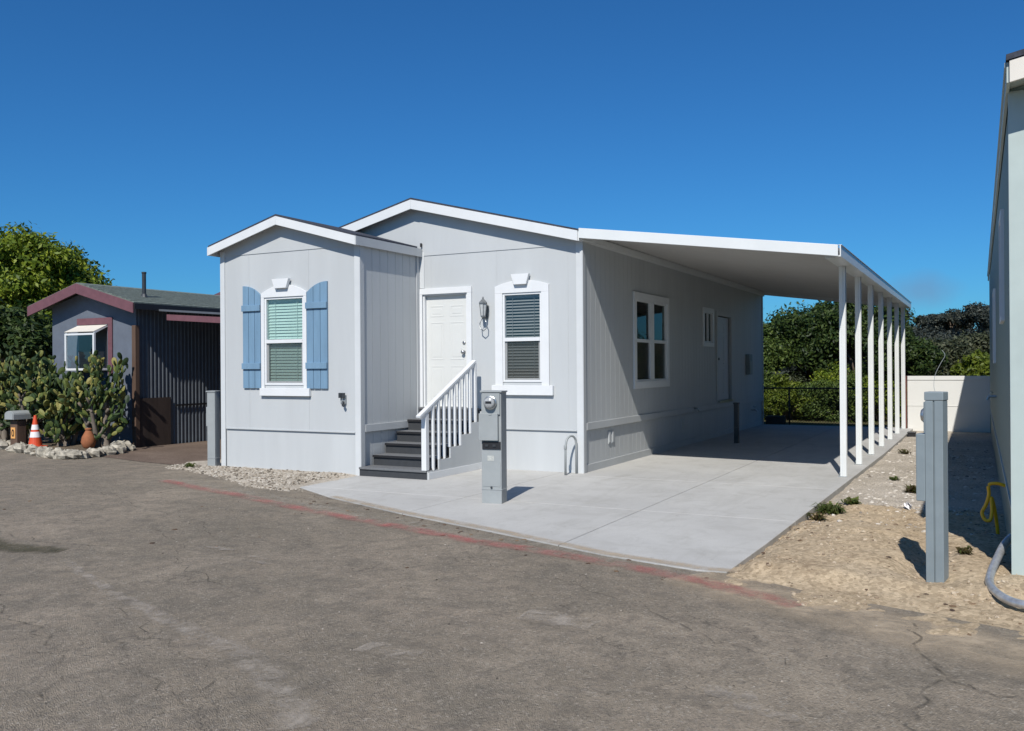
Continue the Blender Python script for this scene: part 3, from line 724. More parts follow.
# wall items -----------------------------------------------------------
def lantern(x, y, z, label):
    t = thing('wall_lantern', (x, y, z), label, 'wall lantern')
    obj('back_plate', MB().prism([(x - .045, z - .04), (x - .03, z - .11), (x + .03, z - .11), (x + .045, z - .04), (x + .045, z + .10), (x + .0, z + .14), (x - .045, z + .10)], y - .018, y), 'lantern_metal', t, .004)
    arm = MB(); arm.tube([(x, y - .01, z - .05), (x, y - .06, z - .09), (x, y - .11, z - .05), (x, y - .125, z + .0)], .009, 8); obj('arm', arm, 'lantern_metal', t, smooth=True)
    cy = y - .12
    cap = MB(); cap.lathe((x, cy, z + .13), [(.075, 0), (.07, .02), (.03, .06), (.012, .075), (.016, .09), (.004, .11)], 6); obj('cap', cap, 'lantern_metal', t)
    cage = MB()
    for k in range(6):
        a = k * math.pi / 3; cage.tube([(x + .04 * math.cos(a), cy + .04 * math.sin(a), z - .06), (x + .064 * math.cos(a), cy + .064 * math.sin(a), z + .13)], .005, 5)
    cage.lathe((x, cy, z - .08), [(.01, -.03), (.02, -.01), (.045, .0), (.045, .02)], 6)
    obj('cage', cage, 'lantern_metal', t)
    obj('glass', MB().lathe((x, cy, z - .06), [(.036, 0), (.058, .19)], 6), 'frost', t)
    return t
lantern(-1.635, 0, 2.46, 'dark metal lantern with a loop of wire hanging, beside the white door')
lp = MB(); lp.tube([(-1.655, -.11, 2.36), (-1.70, -.11, 2.28), (-1.69, -.11, 2.20), (-1.635, -.11, 2.16), (-1.585, -.11, 2.20), (-1.58, -.11, 2.28), (-1.615, -.11, 2.36)], .008, 6)
obj('hanging_loop', lp, 'galv', bpy.data.objects['wall_lantern'], smooth=True)

t = thing('outdoor_outlet', (-3.19, -1.594, 1.12), 'small grey outlet box with raised covers low on the wall right of the blue shutters', 'outlet')
obj('outlet_box', box(-3.245, -3.155, -1.635, -1.595, 1.06, 1.19), 'metal_grey', t, .004)
obj('cover', MB().box(-3.25, -3.205, -1.675, -1.636, 1.15, 1.225).box(-3.195, -3.15, -1.675, -1.636, 1.15, 1.225), 'metal_dark', t, .003)
obj('cable_tail', MB().tube([(-3.18, -1.65, 1.10), (-3.18, -1.66, 1.06), (-3.16, -1.65, 1.02)], .02, 8), 'metal_dark', t)

t = thing('utility_box', (0, 10.5, 1.6), 'narrow grey utility box on the shaded side wall beyond the side door', 'utility box')
obj('cabinet', box(.002, .10, 10.3, 10.62, 1.36, 1.87), 'metal_blue', t, .006); obj('lid', box(.1, .112, 10.32, 10.60, 1.38, 1.7), 'metal_grey', t, .004)
t = tag(obj('faucet', MB().tube([(0, 10.9, .45), (.12, 10.9, .45), (.15, 10.9, .40)], .018, 8).lathe((.09, 10.9, .47), [(.008, 0), (.008, .05), (.04, .055), (.04, .07)], 10), 'galv'), 'small metal hose faucet near the far end of the shaded side wall', 'faucet')

# bent conduit riser
t = thing('conduit_riser', (-.09, -.18, 0), 'bent grey conduit hoop rising from the slab by the home front corner', 'conduit')
P = [(-.155, -.31, -.03), (-.155, -.31, .40), (-.15, -.30, .45)]
for k in range(1, 9):
    a = math.pi * k / 9; P.append((-.15 + .06 * (1 - math.cos(a)) / 2, -.30 + .24 * (1 - math.cos(a)) / 2, .45 + .12 * math.sin(a)))
P += [(-.09, -.06, .44), (-.09, -.06, -.03)]
obj('pipe', MB().tube(P, .017, 12), 'metal_grey', t, smooth=True)
obj('coupling', MB().lathe((-.155, -.31, .40), [(.022, -.02), (.024, -.01), (.024, .03), (.022, .04)], 12), 'metal_grey', t, smooth=True)

# ------------------------------------------------------------------ carport
cp = thing('carport', (1.85, 6, 0), 'white aluminium carport awning on seven slender posts beside the home', 'carport')
zc = lambda x: 3.625 - .137 * x
XE = 3.625; YE = 12.35
top = MB(); top.prism([(-.02, zc(0) - .035), (XE, zc(XE) - .035), (XE, zc(XE) - .003), (-.02, zc(0) - .003)], -.13, YE)
obj('roof_panel', top, 'soffit', cp)
ribs = MB()
for k in range(61):
    y = -.02 + k * .205
    if y < YE - .05: ribs.prism([(.03, zc(.03) - .052), (XE - .06, zc(XE - .06) - .052), (XE - .06, zc(XE - .06) - .036), (.03, zc(.03) - .036)], y, y + .012)
obj('soffit_ribs', ribs, 'soffit', cp)
obj('fascia', MB().prism([(.021, zc(0) - .135), (XE + .02, zc(XE) - .135), (XE + .02, zc(XE) + .012), (.021, zc(0) + .012)], -.178, -.131), 'aluminium', cp, .004)
obj('fascia', MB().prism([(.02, zc(0) - .135), (XE + .02, zc(XE) - .135), (XE + .02, zc(XE) + .012), (.02, zc(0) + .012)], YE, YE + .04), 'aluminium', cp, .004)
obj('gutter', MB().box(XE - .03, XE + .05, -.129, YE - .001, zc(XE) - .135, zc(XE) - .12).box(XE + .035, XE + .05, -.129, YE - .001, zc(XE) - .119, zc(XE) + .010).box(XE + .02, XE + .06, -.129, YE - .001, zc(XE) + .011, zc(XE) + .018), 'aluminium', cp)
obj('ledger', box(.021, .05, -.12, YE - .05, 3.47, 3.56), 'aluminium', cp)
obj('beam', MB().box(XE - .17, XE - .031, 0.02, YE - .05, zc(XE) - .133, zc(XE) - .05), 'aluminium', cp, .004)
ys = [1.16 + 1.77 * i for i in range(7)]
for y in ys:
    ps = MB(); xx = 3.52; w = .042
    ztop = zc(XE) - .134
    ps.box(xx - w, xx + w, y - w, y + w, .0, ztop)
    # raised rib down each face
    ps.box(xx - .012, xx + .012, y - w - .006, y - w, .0, ztop).box(xx + w, xx + w + .006, y - .012, y + .012, 0, ztop)
    p = obj('post', ps, 'aluminium', cp, .004)
    obj('post_foot', MB().box(xx - .07, xx + .045, y - .05, y + .05, 0.0, .012).box(xx - .055, xx - w - .001, y - .04, y + .04, .012, .06), 'galv', p, .002)

# ------------------------------------------------------------------ stairs
st = thing('entry_stairs', (-2.3, -.8, 0), 'dark grey wooden entry steps with one white railing at the white door', 'stairs')
nose = [(-1.655, .13), (-1.335, .285), (-1.02, .44), (-.715, .60), (-.405, .77)]
XL, XR = -2.896, -1.71
for i, (y, z) in enumerate(nose):
    zprev = nose[i - 1][1] if i else .0
    yn = nose[i + 1][0] if i < 4 else -.07
    xr = XR if i == 0 else XR - .055
    xl = XL if i == 0 else XL + .02
    s_ = obj('step', MB().box(xl, xr, y + .022, y + .045, zprev + .001, z - .031), 'riser', st)
    obj('tread', box(xl, xr, y, yn + .04, z - .030, z), 'tread', s_, .006)
    if i: obj('nosing', box(xl, xr, y - .006, y - .0005, z - .034, z - .001), 'nosing', s_)
obj('step', box(XL + .02, XR - .055, -.07, -.045, .77, .925), 'riser', st); obj('landing_tread', box(XL + .02, XR - .055, -.075, -.041, .925, .95), 'tread', st)
# side panel (stepped outline)
poly = [(-1.63, 0.0), (-1.63, .118), (-1.33, .118), (-1.33, .26), (-1.015, .26), (-1.015, .415), (-.71, .415), (-.71, .575), (-.40, .575), (-.40, .74), (-.085, .74), (-.085, .90), (-.012, .90), (-.012, 0.0)]
obj('side_panel', MB().prism(poly, XR - .012, XR + .012, 'x'), 'siding', st, .002)
obj('side_trim', MB().box(XR + .013, XR + .024, -1.62, -.02, .0, .10).box(XR + .013, XR + .024, -.075, -.02, .10, .9), 'trim', st, .002)
obj('stringer', MB().prism([(a + .06, b + .03 if b > 0 else 0) for a, b in poly], XR - .050, XR - .013, 'x'), 'nosing', st)
rl = obj('railing', MB().beam((XR - .02, -1.82, .90), (XR - .02, -.24, 1.690), .07, .035).beam((XR - .02, -1.76, .885), (XR - .02, -.24, 1.640), .04, .045), 'trim', st, .004)
obj('newel_post', box(XR - .075, XR + .005, -1.66, -1.58, .131, .94), 'trim', rl, .004)
obj('newel_post', box(XR - .045, XR + .012, -.27, -.215, .741, 1.66), 'trim', rl, .004)
yb = -1.46; k = 0
while yb < -.3:
    # bottom on the stepped panel
    zt = .93 + (yb + 1.80) * .5 - .05
    zb_ = [.118, .26, .415, .575, .74][min(4, max(0, int((yb + 1.63) // .308)))]
    obj('baluster', box(XR + .013 - .04, XR + .013, yb - .018, yb + .018, zb_ + .001 if True else 0, zt), 'trim', rl, .003)
    yb += .150

def smooth_path(P, n=6):
    P = [Vector(p) for p in P]; out = []
    for i in range(len(P) - 1):
        p0 = P[max(i - 1, 0)]; p1 = P[i]; p2 = P[i + 1]; p3 = P[min(i + 2, len(P) - 1)]
        for k in range(n):
            t = k / n; out.append(.5 * ((2 * p1) + (-p0 + p2) * t + (2 * p0 - 5 * p1 + 4 * p2 - p3) * t * t + (-p0 + 3 * p1 - 3 * p2 + p3) * t ** 3))
    out.append(P[-1]); return out
# ------------------------------------------------------------------ meter pedestals
def local(mb, loc, rot):
    m = Matrix.Translation(loc) @ Matrix.Rotation(rot, 4, 'Z')
    mb.v = [tuple(m @ Vector(p)) for p in mb.v]; return mb
def pedestal(loc, rot, h, mat, label, meter=True, w=.245, d=.20):
    t = thing('meter_pedestal', loc, label, 'utility pedestal', 'utility pedestals')
    L = lambda mb: local(mb, loc, rot)
    hw = w / 2
    obj('column', L(MB().box(-hw, hw, -d / 2, d / 2, -.08, h).box(-hw - .006, hw + .006, -d / 2 - .006, d / 2 + .006, .16, .168)), mat, t, .006)
    obj('cap', L(MB().prism([(-hw - .012, h), (hw + .012, h), (hw + .012, h + .018), (-hw - .012, h + .022)], -d / 2 - .02, d / 2 + .01)), mat, t, .004)
    if meter:
        m = obj('meter_socket', L(MB().box(-hw + .012, hw - .012, -d / 2 - .02, -d / 2 - .001, h - .26, h - .01)), mat, t, .005)
        obj('meter', L(MB().lathe((0, -d / 2 - .02, h - .12), [(.080, 0), (.080, .022), (.07, .027)], 24, 'y')), 'galv', m, smooth=False)
        obj('meter_glass', L(MB().lathe((0, -d / 2 - .047, h - .12), [(.068, 0), (.066, .035), (.05, .052), (.001, .057)], 24, 'y')), 'meterglass', m, smooth=True)
        obj('meter_display', L(MB().box(-.035, .035, -d / 2 - .108, -d / 2 - .102, h - .125, h - .10)), 'black', m)
    obj('breaker_door', L(MB().box(-hw - .02, hw - .03, -d / 2 - .045, -d / 2 - .001, h - .56, h - .245).box(-.02, .02, -d / 2 - .052, -d / 2 - .045, h - .262, h - .252)), mat, t, .006)
    obj('rating_label', L(MB().box(-.05, .03, -d / 2 - .0022, -d / 2 - .0005, h - .80, h - .74)), 'label', t)
    obj('front_panel', L(MB().box(-hw + .012, hw - .012, -d / 2 - .004, -d / 2 - .0022, .20, h - .82)), mat, t, .001)
    r_ = obj('receptacle_bay', L(MB().box(-hw + .012, hw - .006, -d / 2 - .014, -d / 2 - .001, h - .665, h - .575)), 'black', t, .003)
    obj('outlet', L(MB().box(-.07, -.03, -d / 2 - .024, -d / 2 - .0145, h - .635, h - .61).box(.02, .06, -d / 2 - .024, -d / 2 - .0145, h - .635, h - .61)), 'metal_dark', r_, .002)
    sc = MB(); sc.lathe((0, -d / 2 - .006, .19), [(.012, 0), (.012, .012)], 8, 'y'); obj('latch', L(sc), 'metal_dark', t)
    return t
M['meterglass'] = simple('meter_dome', (.33, .34, .34), .18, .3, 30, spec=.7)
pedestal((.175, -3.07, 0), R(10), 1.30, 'metal_grey', 'grey electric meter pedestal standing on the slab in front of the steps')
pedestal((-5.86, -1.62, -.02), R(-82), 1.24, 'metal_grey', 'slim grey utility pedestal beside the left edge of the home', d=.15, w=.13, meter=False)
# nearest pedestal on the right, seen from its side
loc = (4.99, -5.08, -.03); rot = R(-104)
t = thing('meter_pedestal', loc, 'tall blue grey utility pedestal in the sandy dirt, seen side on', 'utility pedestal', 'utility pedestals')
L = lambda mb: local(mb, loc, rot)
# local frame: -y faces the meter side (towards -x world), +-x across
obj('column', L(MB().box(-.060, .060, -.062, -.006, -.1, 1.36).box(-.060, .060, .003, .062, -.1, 1.36).box(-.052, .052, -.006, .003, -.1, 1.36)), 'metal_blue', t, .005)
obj('cap', L(MB().box(-.063, .063, -.066, .066, 1.361, 1.425)), 'metal_blue', t, .006)
m = obj('meter_socket', L(MB().box(-.05, .05, -.075, -.063, 1.12, 1.35)), 'metal_blue', t, .004)
obj('meter', L(MB().lathe((.0, -.075, 1.25), [(.055, 0), (.055, .012), (.048, .014), (.044, .024), (.001, .028)], 20, 'y')), 'galv', m, smooth=False)
obj('breaker_door', L(MB().box(-.058, .058, -.128, -.063, .62, 1.115)), 'metal_blue', t, .006)
w = MB(); w.tube(smooth_path([(4.985, -5.07, 1.39), (4.975, -5.07, 1.44), (4.985, -5.07, 1.52), (5.02, -5.07, 1.60), (5.05, -5.07, 1.66), (5.03, -5.07, 1.70)]), .0018, 6)
obj('loose_wire', w, 'metal_grey', t, smooth=True)
obj('drip', L(MB().box(-.0635, -.0605, -.006, .003, .0, .62)), 'metal_dark', t)
# pedestal / bollard in the carport shade
t = thing('utility_post', (.79, 6.13, 0), 'short dark grey square post standing in the carport shade near the side door', 'post')
obj('post_body', box(.74, .83, 6.08, 6.18, 0, .80), 'metal_dark', t, .005); obj('post_cap', box(.73, .84, 6.07, 6.19, .80, .83), 'metal_dark', t, .004); obj('valve_box', box(.75, .85, 6.04, 6.079, .15, .33), 'metal_dark', t, .004)

# ------------------------------------------------------------------ right building
nb = thing('neighbour_building', (5.485, -4.86, 0), 'sage green building with bone fascia cut off at the right edge', 'house')
NX = 5.485; NY = -4.86; NE = 11.8
ntop = lambda x: 3.60 + .20 * (x - NX) if x < 8 else 3.60 + .20 * (8 - NX) - .2 * (x - 8)
obj('wall', wall('x', NY, NX, 10.5, .52, ntop, -1, grooves=False, extra=(8,)), 'nbr', nb)
obj('wall', wall('y', NX, NY, NE, .52, lambda a: 3.60, -1, [(-2.75, -1.9, 2.0, 3.05), (2.6, 3.6, 1.6, 2.7)], grooves=False), 'nbr', nb)
obj('wall', wall('x', NE, NX, 10.5, -.2, ntop, 1, grooves=False, extra=(8,)), 'nbr', nb)
obj('wall', wall('y', 10.5, NY, NE, -.2, lambda a: 3.60, 1, grooves=False), 'nbr', nb)
obj('skirting', MB().add(*(lambda w_: (w_.v, w_.f))(wall('y', NX + .012, NY, NE, -.25, lambda a: .53, -1, grooves=False))), 'nbr', nb)
obj('skirting', wall('x', NY + .012, NX, 10.5, -.25, lambda a: .53, -1, grooves=False), 'nbr', nb)
obj('drip_edge', box(NX - .012, NX, NY + .1, NE, .505, .53), 'nbrtrim', nb)
obj('corner_board', box(NX - .015, NX + .10, NY - .018, NY - .001, -.2, 3.58), 'nbrtrim', nb, .003)
obj('corner_board', box(NX - .012, NX, NY, NY + .10, -.2, 3.56), 'nbrtrim', nb, .003)
rf = MB(); x0 = NX - .012
rf.prism([(x0 - .02, 3.72), (8, 3.72 + .20 * (8 - x0)), (10.6, 3.72 + .20 * (8 - x0) - .2 * 2.6), (10.6, 3.76 + .2 * (8 - x0) - .2 * 2.6), (8, 3.76 + .20 * (8 - x0)), (x0 - .02, 3.76)], NY - .33, NE + .2)
obj('roof', rf, 'shingle', nb)
obj('fascia', MB().prism([(x0, 3.565), (8, 3.565 + .2 * (8 - x0)), (8, 3.718 + .2 * (8 - x0)), (x0, 3.718)], NY - .32, NY - .295), 'nbrfascia', nb, .003)
obj('fascia', box(x0 - .018, x0 + .005, NY - .29, NE + .19, 3.57, 3.716), 'nbrtrim', nb, .003)
obj('soffit', MB().prism([(x0 + .006, 3.60), (8, 3.60 + .2 * (8 - x0)), (8, 3.64 + .2 * (8 - x0)), (x0 + .006, 3.64)], NY - .294, NY - .002), 'nbrtrim', nb)
obj('gutter_seam', box(x0 - .03, x0 - .019, NY - .29, NE + .19, 3.68, 3.715), 'nbrtrim', nb)
for (a0, a1, b0, b1) in ((-2.75, -1.9, 2.0, 3.05), (2.6, 3.6, 1.6, 2.7)):
    w_ = obj('window', MB().box(NX - .03, NX + .02, a0, a0 + .05, b0, b1).box(NX - .03, NX + .02, a1 - .05, a1, b0, b1).box(NX - .03, NX + .02, a0 + .05, a1 - .05, b0, b0 + .05).box(NX - .03, NX + .02, a0 + .05, a1 - .05, b1 - .05, b1), 'trim', nb, .003)
    obj('pane', quad_x(NX + .007, a0 + .05, a1 - .05, b0 + .05, b1 - .05), 'glass_dark', w_)
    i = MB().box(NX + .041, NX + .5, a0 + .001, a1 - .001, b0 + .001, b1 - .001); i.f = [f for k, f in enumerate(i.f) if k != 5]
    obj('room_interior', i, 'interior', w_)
obj('hose_bib', MB().tube([(NX, 2.4, 1.12), (NX - .1, 2.4, 1.12), (NX - .12, 2.4, 1.07)], .018, 8).lathe((NX - .07, 2.4, 1.13), [(.008, 0), (.008, .04), (.035, .045), (.035, .055)], 10), 'galv', nb)
nb.rotation_euler.z = R(.25)
# yellow gas tube and silver conduit
t = tag(obj('yellow_gas_tube', MB().tube(smooth_path([(5.475, -2.5, .42), (5.40, -2.5, .44), (5.335, -2.5, .42), (5.335, -2.5, .33), (5.31, -2.5, .23), (5.275, -2.5, .15), (5.30, -2.52, .085), (5.345, -2.54, .09), (5.36, -2.52, .18), (5.355, -2.50, .30), (5.38, -2.48, .2), (5.40, -2.46, .05), (5.41, -2.44, -.06)]), .017, 10), 'yellow', smooth=True), 'yellow flexible gas tube looping out of the sage wall', 'gas tube')
P = smooth_path([(5.48, -4.45, .26), (5.43, -4.58, .22), (5.38, -4.78, .15), (5.335, -5.05, .085), (5.33, -5.3, .065), (5.375, -5.52, .055), (5.45, -5.68, .05), (5.56, -5.76, .05), (5.75, -5.80, .045), (6.1, -5.78, .02)], 8)
rad = [.031 + .003 * math.sin(i * 2.4) for i in range(len(P))]
t = tag(obj('silver_conduit', MB().tube(P, .029, 12), 'silver', smooth=True), 'thick silver flexible conduit curving across the dirt at the right edge', 'conduit')

# ------------------------------------------------------------------ far end: gate, red post, fence
gt = thing('vinyl_gate', (4.5, 12.0, -.1), 'cream vinyl gate panel closing the gap beyond the gravel', 'gate')
mb = MB().box(3.60, 5.47, 12.0, 12.03, -.06, 1.24)
obj('panel', mb, 'cream', gt, .003)
obj('rail', MB().box(3.60, 5.47, 11.985, 12.045, 1.20, 1.30), 'cream', gt, .004); obj('rail', MB().box(3.60, 5.47, 11.99, 12.04, .56, .572), 'cream', gt)
obj('base_curb', box(3.60, 5.47, 11.97, 12.05, -.2, -.055), 'kerbblock', gt, .005)
tag(obj('fence_post', MB().box(3.48, 3.585, 11.93, 12.03, -.15, 1.28).box(3.47, 3.595, 11.92, 12.04, 1.28, 1.30), 'redwood', bevel=.004), 'red brown wooden post at the left end of the cream gate', 'post')
tag(obj('drain_box', MB().box(3.74, 3.90, 9.9, 10.25, -.12, .03).box(3.73, 3.91, 9.89, 10.26, .03, .045), 'black', bevel=.005), 'small black drain box against the far slab edge', 'drain box')
fe = thing('chain_link_fence', (1.7, 12.62, 0), 'black chain link fence along the back of the carport slab', 'fence')
obj('mesh_panel', MB().add([(-6.5, 12.62, .0), (3.47, 12.62, .0), (3.47, 12.62, .95), (-6.5, 12.62, .95)], [(0, 1, 2, 3)]), 'chain', fe)
for x in (-6.4, -3.9, -1.4, .62, 2.1, 3.43): obj('fence_post', MB().tube([(x, 12.64, -.2), (x, 12.64, 1.0)], .022, 8), 'black', fe, smooth=True)
obj('top_rail', MB().tube([(-6.5, 12.64, .965), (3.47, 12.64, .965)], .019, 8), 'black', fe, smooth=True)
obj('bottom_wire', MB().tube([(-6.5, 12.64, .03), (3.47, 12.64, .03)], .006, 6), 'black', fe)
tag(obj('crate', MB().box(.05, .55, 12.36, 12.56, .0, .22).box(.04, .56, 12.35, 12.57, .18, .20), 'black', bevel=.006), 'dark low box against the fence at the far corner of the home', 'box')

# ------------------------------------------------------------------ left neighbour house
lh = thing('neighbour_house', (-12, 4, 0), 'slate blue house with plum trim and green grey shingle roof behind the cactus', 'house')
LX0, LX1, LY = -12.80, -10.14, .42
pk = -11.58
YR = .12   # rake plane
ltop = lambda x: 3.30 - .27 * abs(x - pk)
obj('wall', wall('x', LY, LX0, LX1, -.1, ltop, -1, [], grooves=False, extra=(pk,)), 'slate', lh)
# corrugated side wall
cor = MB(); y = LY
ycs = []; 
while y < 9.5:
    ycs += [(y, 0), (y + .05, 0), (y + .062, .014), (y + .088, .014)]; y += .10
vs = []
for (yy, dd) in ycs: vs += [(LX1 + dd, yy, -.1), (LX1 + dd, yy, 3.0)]
cor.add(vs, [(2 * i, 2 * i + 2, 2 * i + 3, 2 * i + 1) for i in range(len(ycs) - 1)])
obj('side_wall', cor, 'navy', lh)
obj('wall', wall('y', LX0, LY, 9.5, -.1, lambda a: 2.8, -1, grooves=False), 'slate', lh)
obj('mid_rail', box(LX1 + .023, LX1 + .045, 1.4, 8, .80, .84), 'black', lh)
obj('corner_post', box(LX1 - .04, LX1 + .07, LY - .08, LY + .02, -.1, 2.5), 'brownwood', lh, .004)
obj('lower_panel', MB().box(LX1 + .023, LX1 + .05, LY + .02, 1.25, -.1, 1.0), 'darkbrown', lh)  # dark brown sheet over the low front end of the corrugated wall
zl = lambda x: 3.38 - .27 * abs(x - pk)
E0, E1 = -13.18, -9.84
rf = MB().prism([(E0, zl(E0)), (pk, zl(pk)), (E1, zl(E1)), (E1, zl(E1) + .05), (pk, zl(pk) + .05), (E0, zl(E0) + .05)], YR, 10)
obj('roof', rf, 'greenroof', lh)
# shingle courses
sg = MB()
for k in range(11):
    x = pk + .10 + k * .14
    sg.prism([(x, zl(x) + .052), (x + .135, zl(x + .135) + .062), (x + .135, zl(x + .135) + .052)], YR + .01, 9.99)
obj('shingle_courses', sg, 'greenroof', lh)
obj('rake_board', MB().prism([(E0, zl(E0) - .18), (pk, zl(pk) - .18), (pk, zl(pk) + .03), (E0, zl(E0) + .03)], YR - .03, YR - .001), 'purple', lh, .004)
obj('rake_board', MB().prism([(pk + .002, zl(pk) - .18), (E1, zl(E1) - .18), (E1, zl(E1) + .03), (pk + .002, zl(pk) + .03)], YR - .03, YR - .001), 'purple', lh, .004)
obj('eave_board', box(E1, E1 + .02, YR, 10, zl(E1) - .10, zl(E1) + .02), 'black', lh)
VX, VY = -10.47, .9
obj('vent_pipe', MB().lathe((VX, VY, zl(VX) + .02), [(.09, 0), (.05, .09), (.042, .1), (.042, .52), (.05, .53), (.05, .56)], 12), 'metal_dark', lh, smooth=False)
# awning on the right-hand wall
aw = obj('awning', MB().prism([(LX1 + .05, 2.82), (-6.6, 2.56), (-6.6, 2.60), (LX1 + .05, 2.86)], .72, 9), 'navy', lh)
obj('awning_fascia', MB().prism([(-9.55, 2.60), (-6.6, 2.40), (-6.6, 2.52), (-9.55, 2.72)], .68, .718), 'purple', aw, .003)
obj('awning_post', box(-6.75, -6.67, 5.2, 5.28, 0, 2.6), 'brownwood', aw); obj('rear_panel', box(LX1 + .1, -6.6, 8.9, 8.95, 0, 2.7), 'black', aw)
# garden window
gw = thing('garden_window', (-11.7, LY - .2, 2), '', ''); COL.objects.unlink(gw); bpy.data.objects.remove(gw)
gx0, gx1, gz0, gz1, gy = -11.93, -11.0, 1.58, 2.52, LY - .34
g_ = MB(); t_ = .045
for x in (gx0, gx1 - t_): g_.box(x, x + t_, gy, gy + t_, gz0, gz1 - .16); g_.beam((x + t_ / 2, gy + .02, gz1 - .15), (x + t_ / 2, LY - .01, gz1), t_, t_)
g_.box(gx0 + t_, gx1 - t_, gy, gy + t_, gz0, gz0 + t_).box(gx0 + t_, gx1 - t_, gy, gy + t_, gz1 - .20, gz1 - .16)
for x in (gx0, gx1 - t_): g_.box(x, x + t_, gy + t_, LY - .01, gz0, gz0 + t_)
gwn = obj('garden_window', g_, 'trim', lh, .003)
obj('floor_board', box(gx0 + t_, gx1 - t_, gy + t_, LY - .005, gz0 + .003, gz0 + .03), 'trim', gwn)
obj('pane', quad_y(gx0 + t_, gx1 - t_, gy + .02, gz0 + t_, gz1 - .20), 'glass_clear', gwn)
obj('sloped_cover', MB().beam(((gx0 + gx1) / 2, gy + .0, gz1 - .13), ((gx0 + gx1) / 2, LY - .002, gz1 + .02), gx1 - gx0, .012), 'nbrfascia', gwn)
obj('dark_backing', box(gx0 + .02, gx1 - .02, LY - .008, LY - .002, gz0 + .05, gz1 - .03), 'black', gwn)
obj('casing', MB().box(gx0 - .02, gx1 + .16, LY - .03, LY - .009, gz1 + .03, gz1 + .17).box(gx1 + .03, gx1 + .16, LY - .03, LY - .009, gz0 - .1, gz1 + .03), 'purple', lh, .003)
# second roof peeping over
sh_ = thing('far_house', (-19, 14, 0), 'plum roofed house whose ridge shows just left of the home', 'house')
obj('wall', box(-22, -13.5, 12.5, 18, 0, 3.6), 'slate', sh_)
obj('roof', MB().prism([(-23, 3.5), (-12.9, 3.5), (-17.8, 5.0)], 12.1, 18.4), 'plum_roof', sh_)

# leaf clumps -----------------------------------------------------------
def leaves(centers, radii, n_each, size, seed, squash=.8, up=.35):
    r = np.random.default_rng(seed)
    C = np.repeat(np.array(centers, float), n_each, 0); Rd = np.repeat(np.array(radii, float), n_each, 0)
    if Rd.ndim == 1: Rd = np.stack([Rd, Rd, Rd * squash], 1)
    n = len(C)
    d = r.normal(size=(n, 3)); d /= np.linalg.norm(d, axis=1, keepdims=True)
    rr = r.random((n, 1)) ** (1 / 2.2)
    P = C + d * Rd * rr * (1 + .18 * r.normal(size=(n, 1)))
    nrm = d * .7 + r.normal(size=(n, 3)) * .6 + np.array([0, 0, up]); nrm /= np.linalg.norm(nrm, axis=1, keepdims=True)
    a = np.cross(nrm, r.normal(size=(n, 3))); a /= np.linalg.norm(a, axis=1, keepdims=True); b = np.cross(nrm, a)
    s = size * (.55 + .9 * r.random((n, 1)))
    V = np.stack([P - a * s, P + b * s * .42 + nrm * s * .08, P + a * s, P - b * s * .42 + nrm * s * .08], 1).reshape(-1, 3)
    F = np.arange(4 * n).reshape(-1, 4)
    return V, F
def raw_obj(name, V, F, mat, parent=None):
    off = Vector((0, 0, 0)); p = parent
    while p is not None: off += p.location; p = p.parent
    me = bpy.data.meshes.new(name); V = V - np.array(off)
    me.vertices.add(len(V)); me.vertices.foreach_set('co', V.astype('f').ravel())
    me.loops.add(F.size); me.loops.foreach_set('vertex_index', F.ravel().astype('i'))
    me.polygons.add(len(F)); k = F.shape[1]
    me.polygons.foreach_set('loop_start', np.arange(0, F.size, k).astype('i')); me.polygons.foreach_set('loop_total', np.full(len(F), k, 'i'))
    me.update(calc_edges=True); me.validate()
    o = bpy.data.objects.new(name, me); COL.objects.link(o); me.materials.append(M[mat])
    if parent: o.parent = parent
    return o
def tree(name, loc, h, rx, ry, trunk_h, nlobe, n_each, size, mat, label, cat='tree', group=None, seed=1, base_h=None, lobe=.28, tr=.16):
    r = np.random.default_rng(seed)
    t = thing(name, loc, label, cat, group)
    x, y, z = loc; bh = trunk_h if base_h is None else base_h
    cen = []; rad = []
    cz = z + (bh + h) / 2; rz = (h - bh) / 2
    for k in range(nlobe):
        d = r.normal(size=3); d /= np.linalg.norm(d); d[2] = abs(d[2]) * 1. if r.random() < .62 else d[2]
        q = r.uniform(.35, 1) ** .6
        cen.append((x + d[0] * rx * q * .85, y + d[1] * ry * q * .85, cz + d[2] * rz * q * .86))
        rad.append(min(rx, ry, rz * 1.6) * lobe * r.uniform(.6, 1.35))
    # limbs
    tk = MB(); lx, ly = r.uniform(-.1, .1, 2) * rx
    top_ = (x + lx, y + ly, z + bh + (h - bh) * .35)
    tk.tube([(x, y, z - .15), (x + lx * .3, y + ly * .3, z + bh * .5), top_], [tr * 1.25, tr, tr * .55], 9)
    for k in range(0, nlobe, max(1, nlobe // 14)):
        m_ = [top_[i] * .55 + cen[k][i] * .45 for i in range(3)]; m_[2] -= .1 * h * .3
        st_ = (x + lx * .6, y + ly * .6, z + bh * r.uniform(.55, 1.0))
        tk.tube([st_, m_, cen[k]], [tr * .5, tr * .3, tr * .1], 6, False)
    obj('trunk', tk, 'bark', t, smooth=True)
    V, F = leaves(cen, rad, n_each, size, seed + 5)
    raw_obj('crown', V, F, mat, t)
    return t
def shrub(name, loc, h, rx, ry, nlobe, n_each, size, mat, label, group=None, seed=1, cat='shrub'):
    return tree(name, loc, h, rx, ry, h * .1, nlobe, n_each, size, mat, label, cat, group, seed, base_h=-.45, lobe=.42, tr=.05)

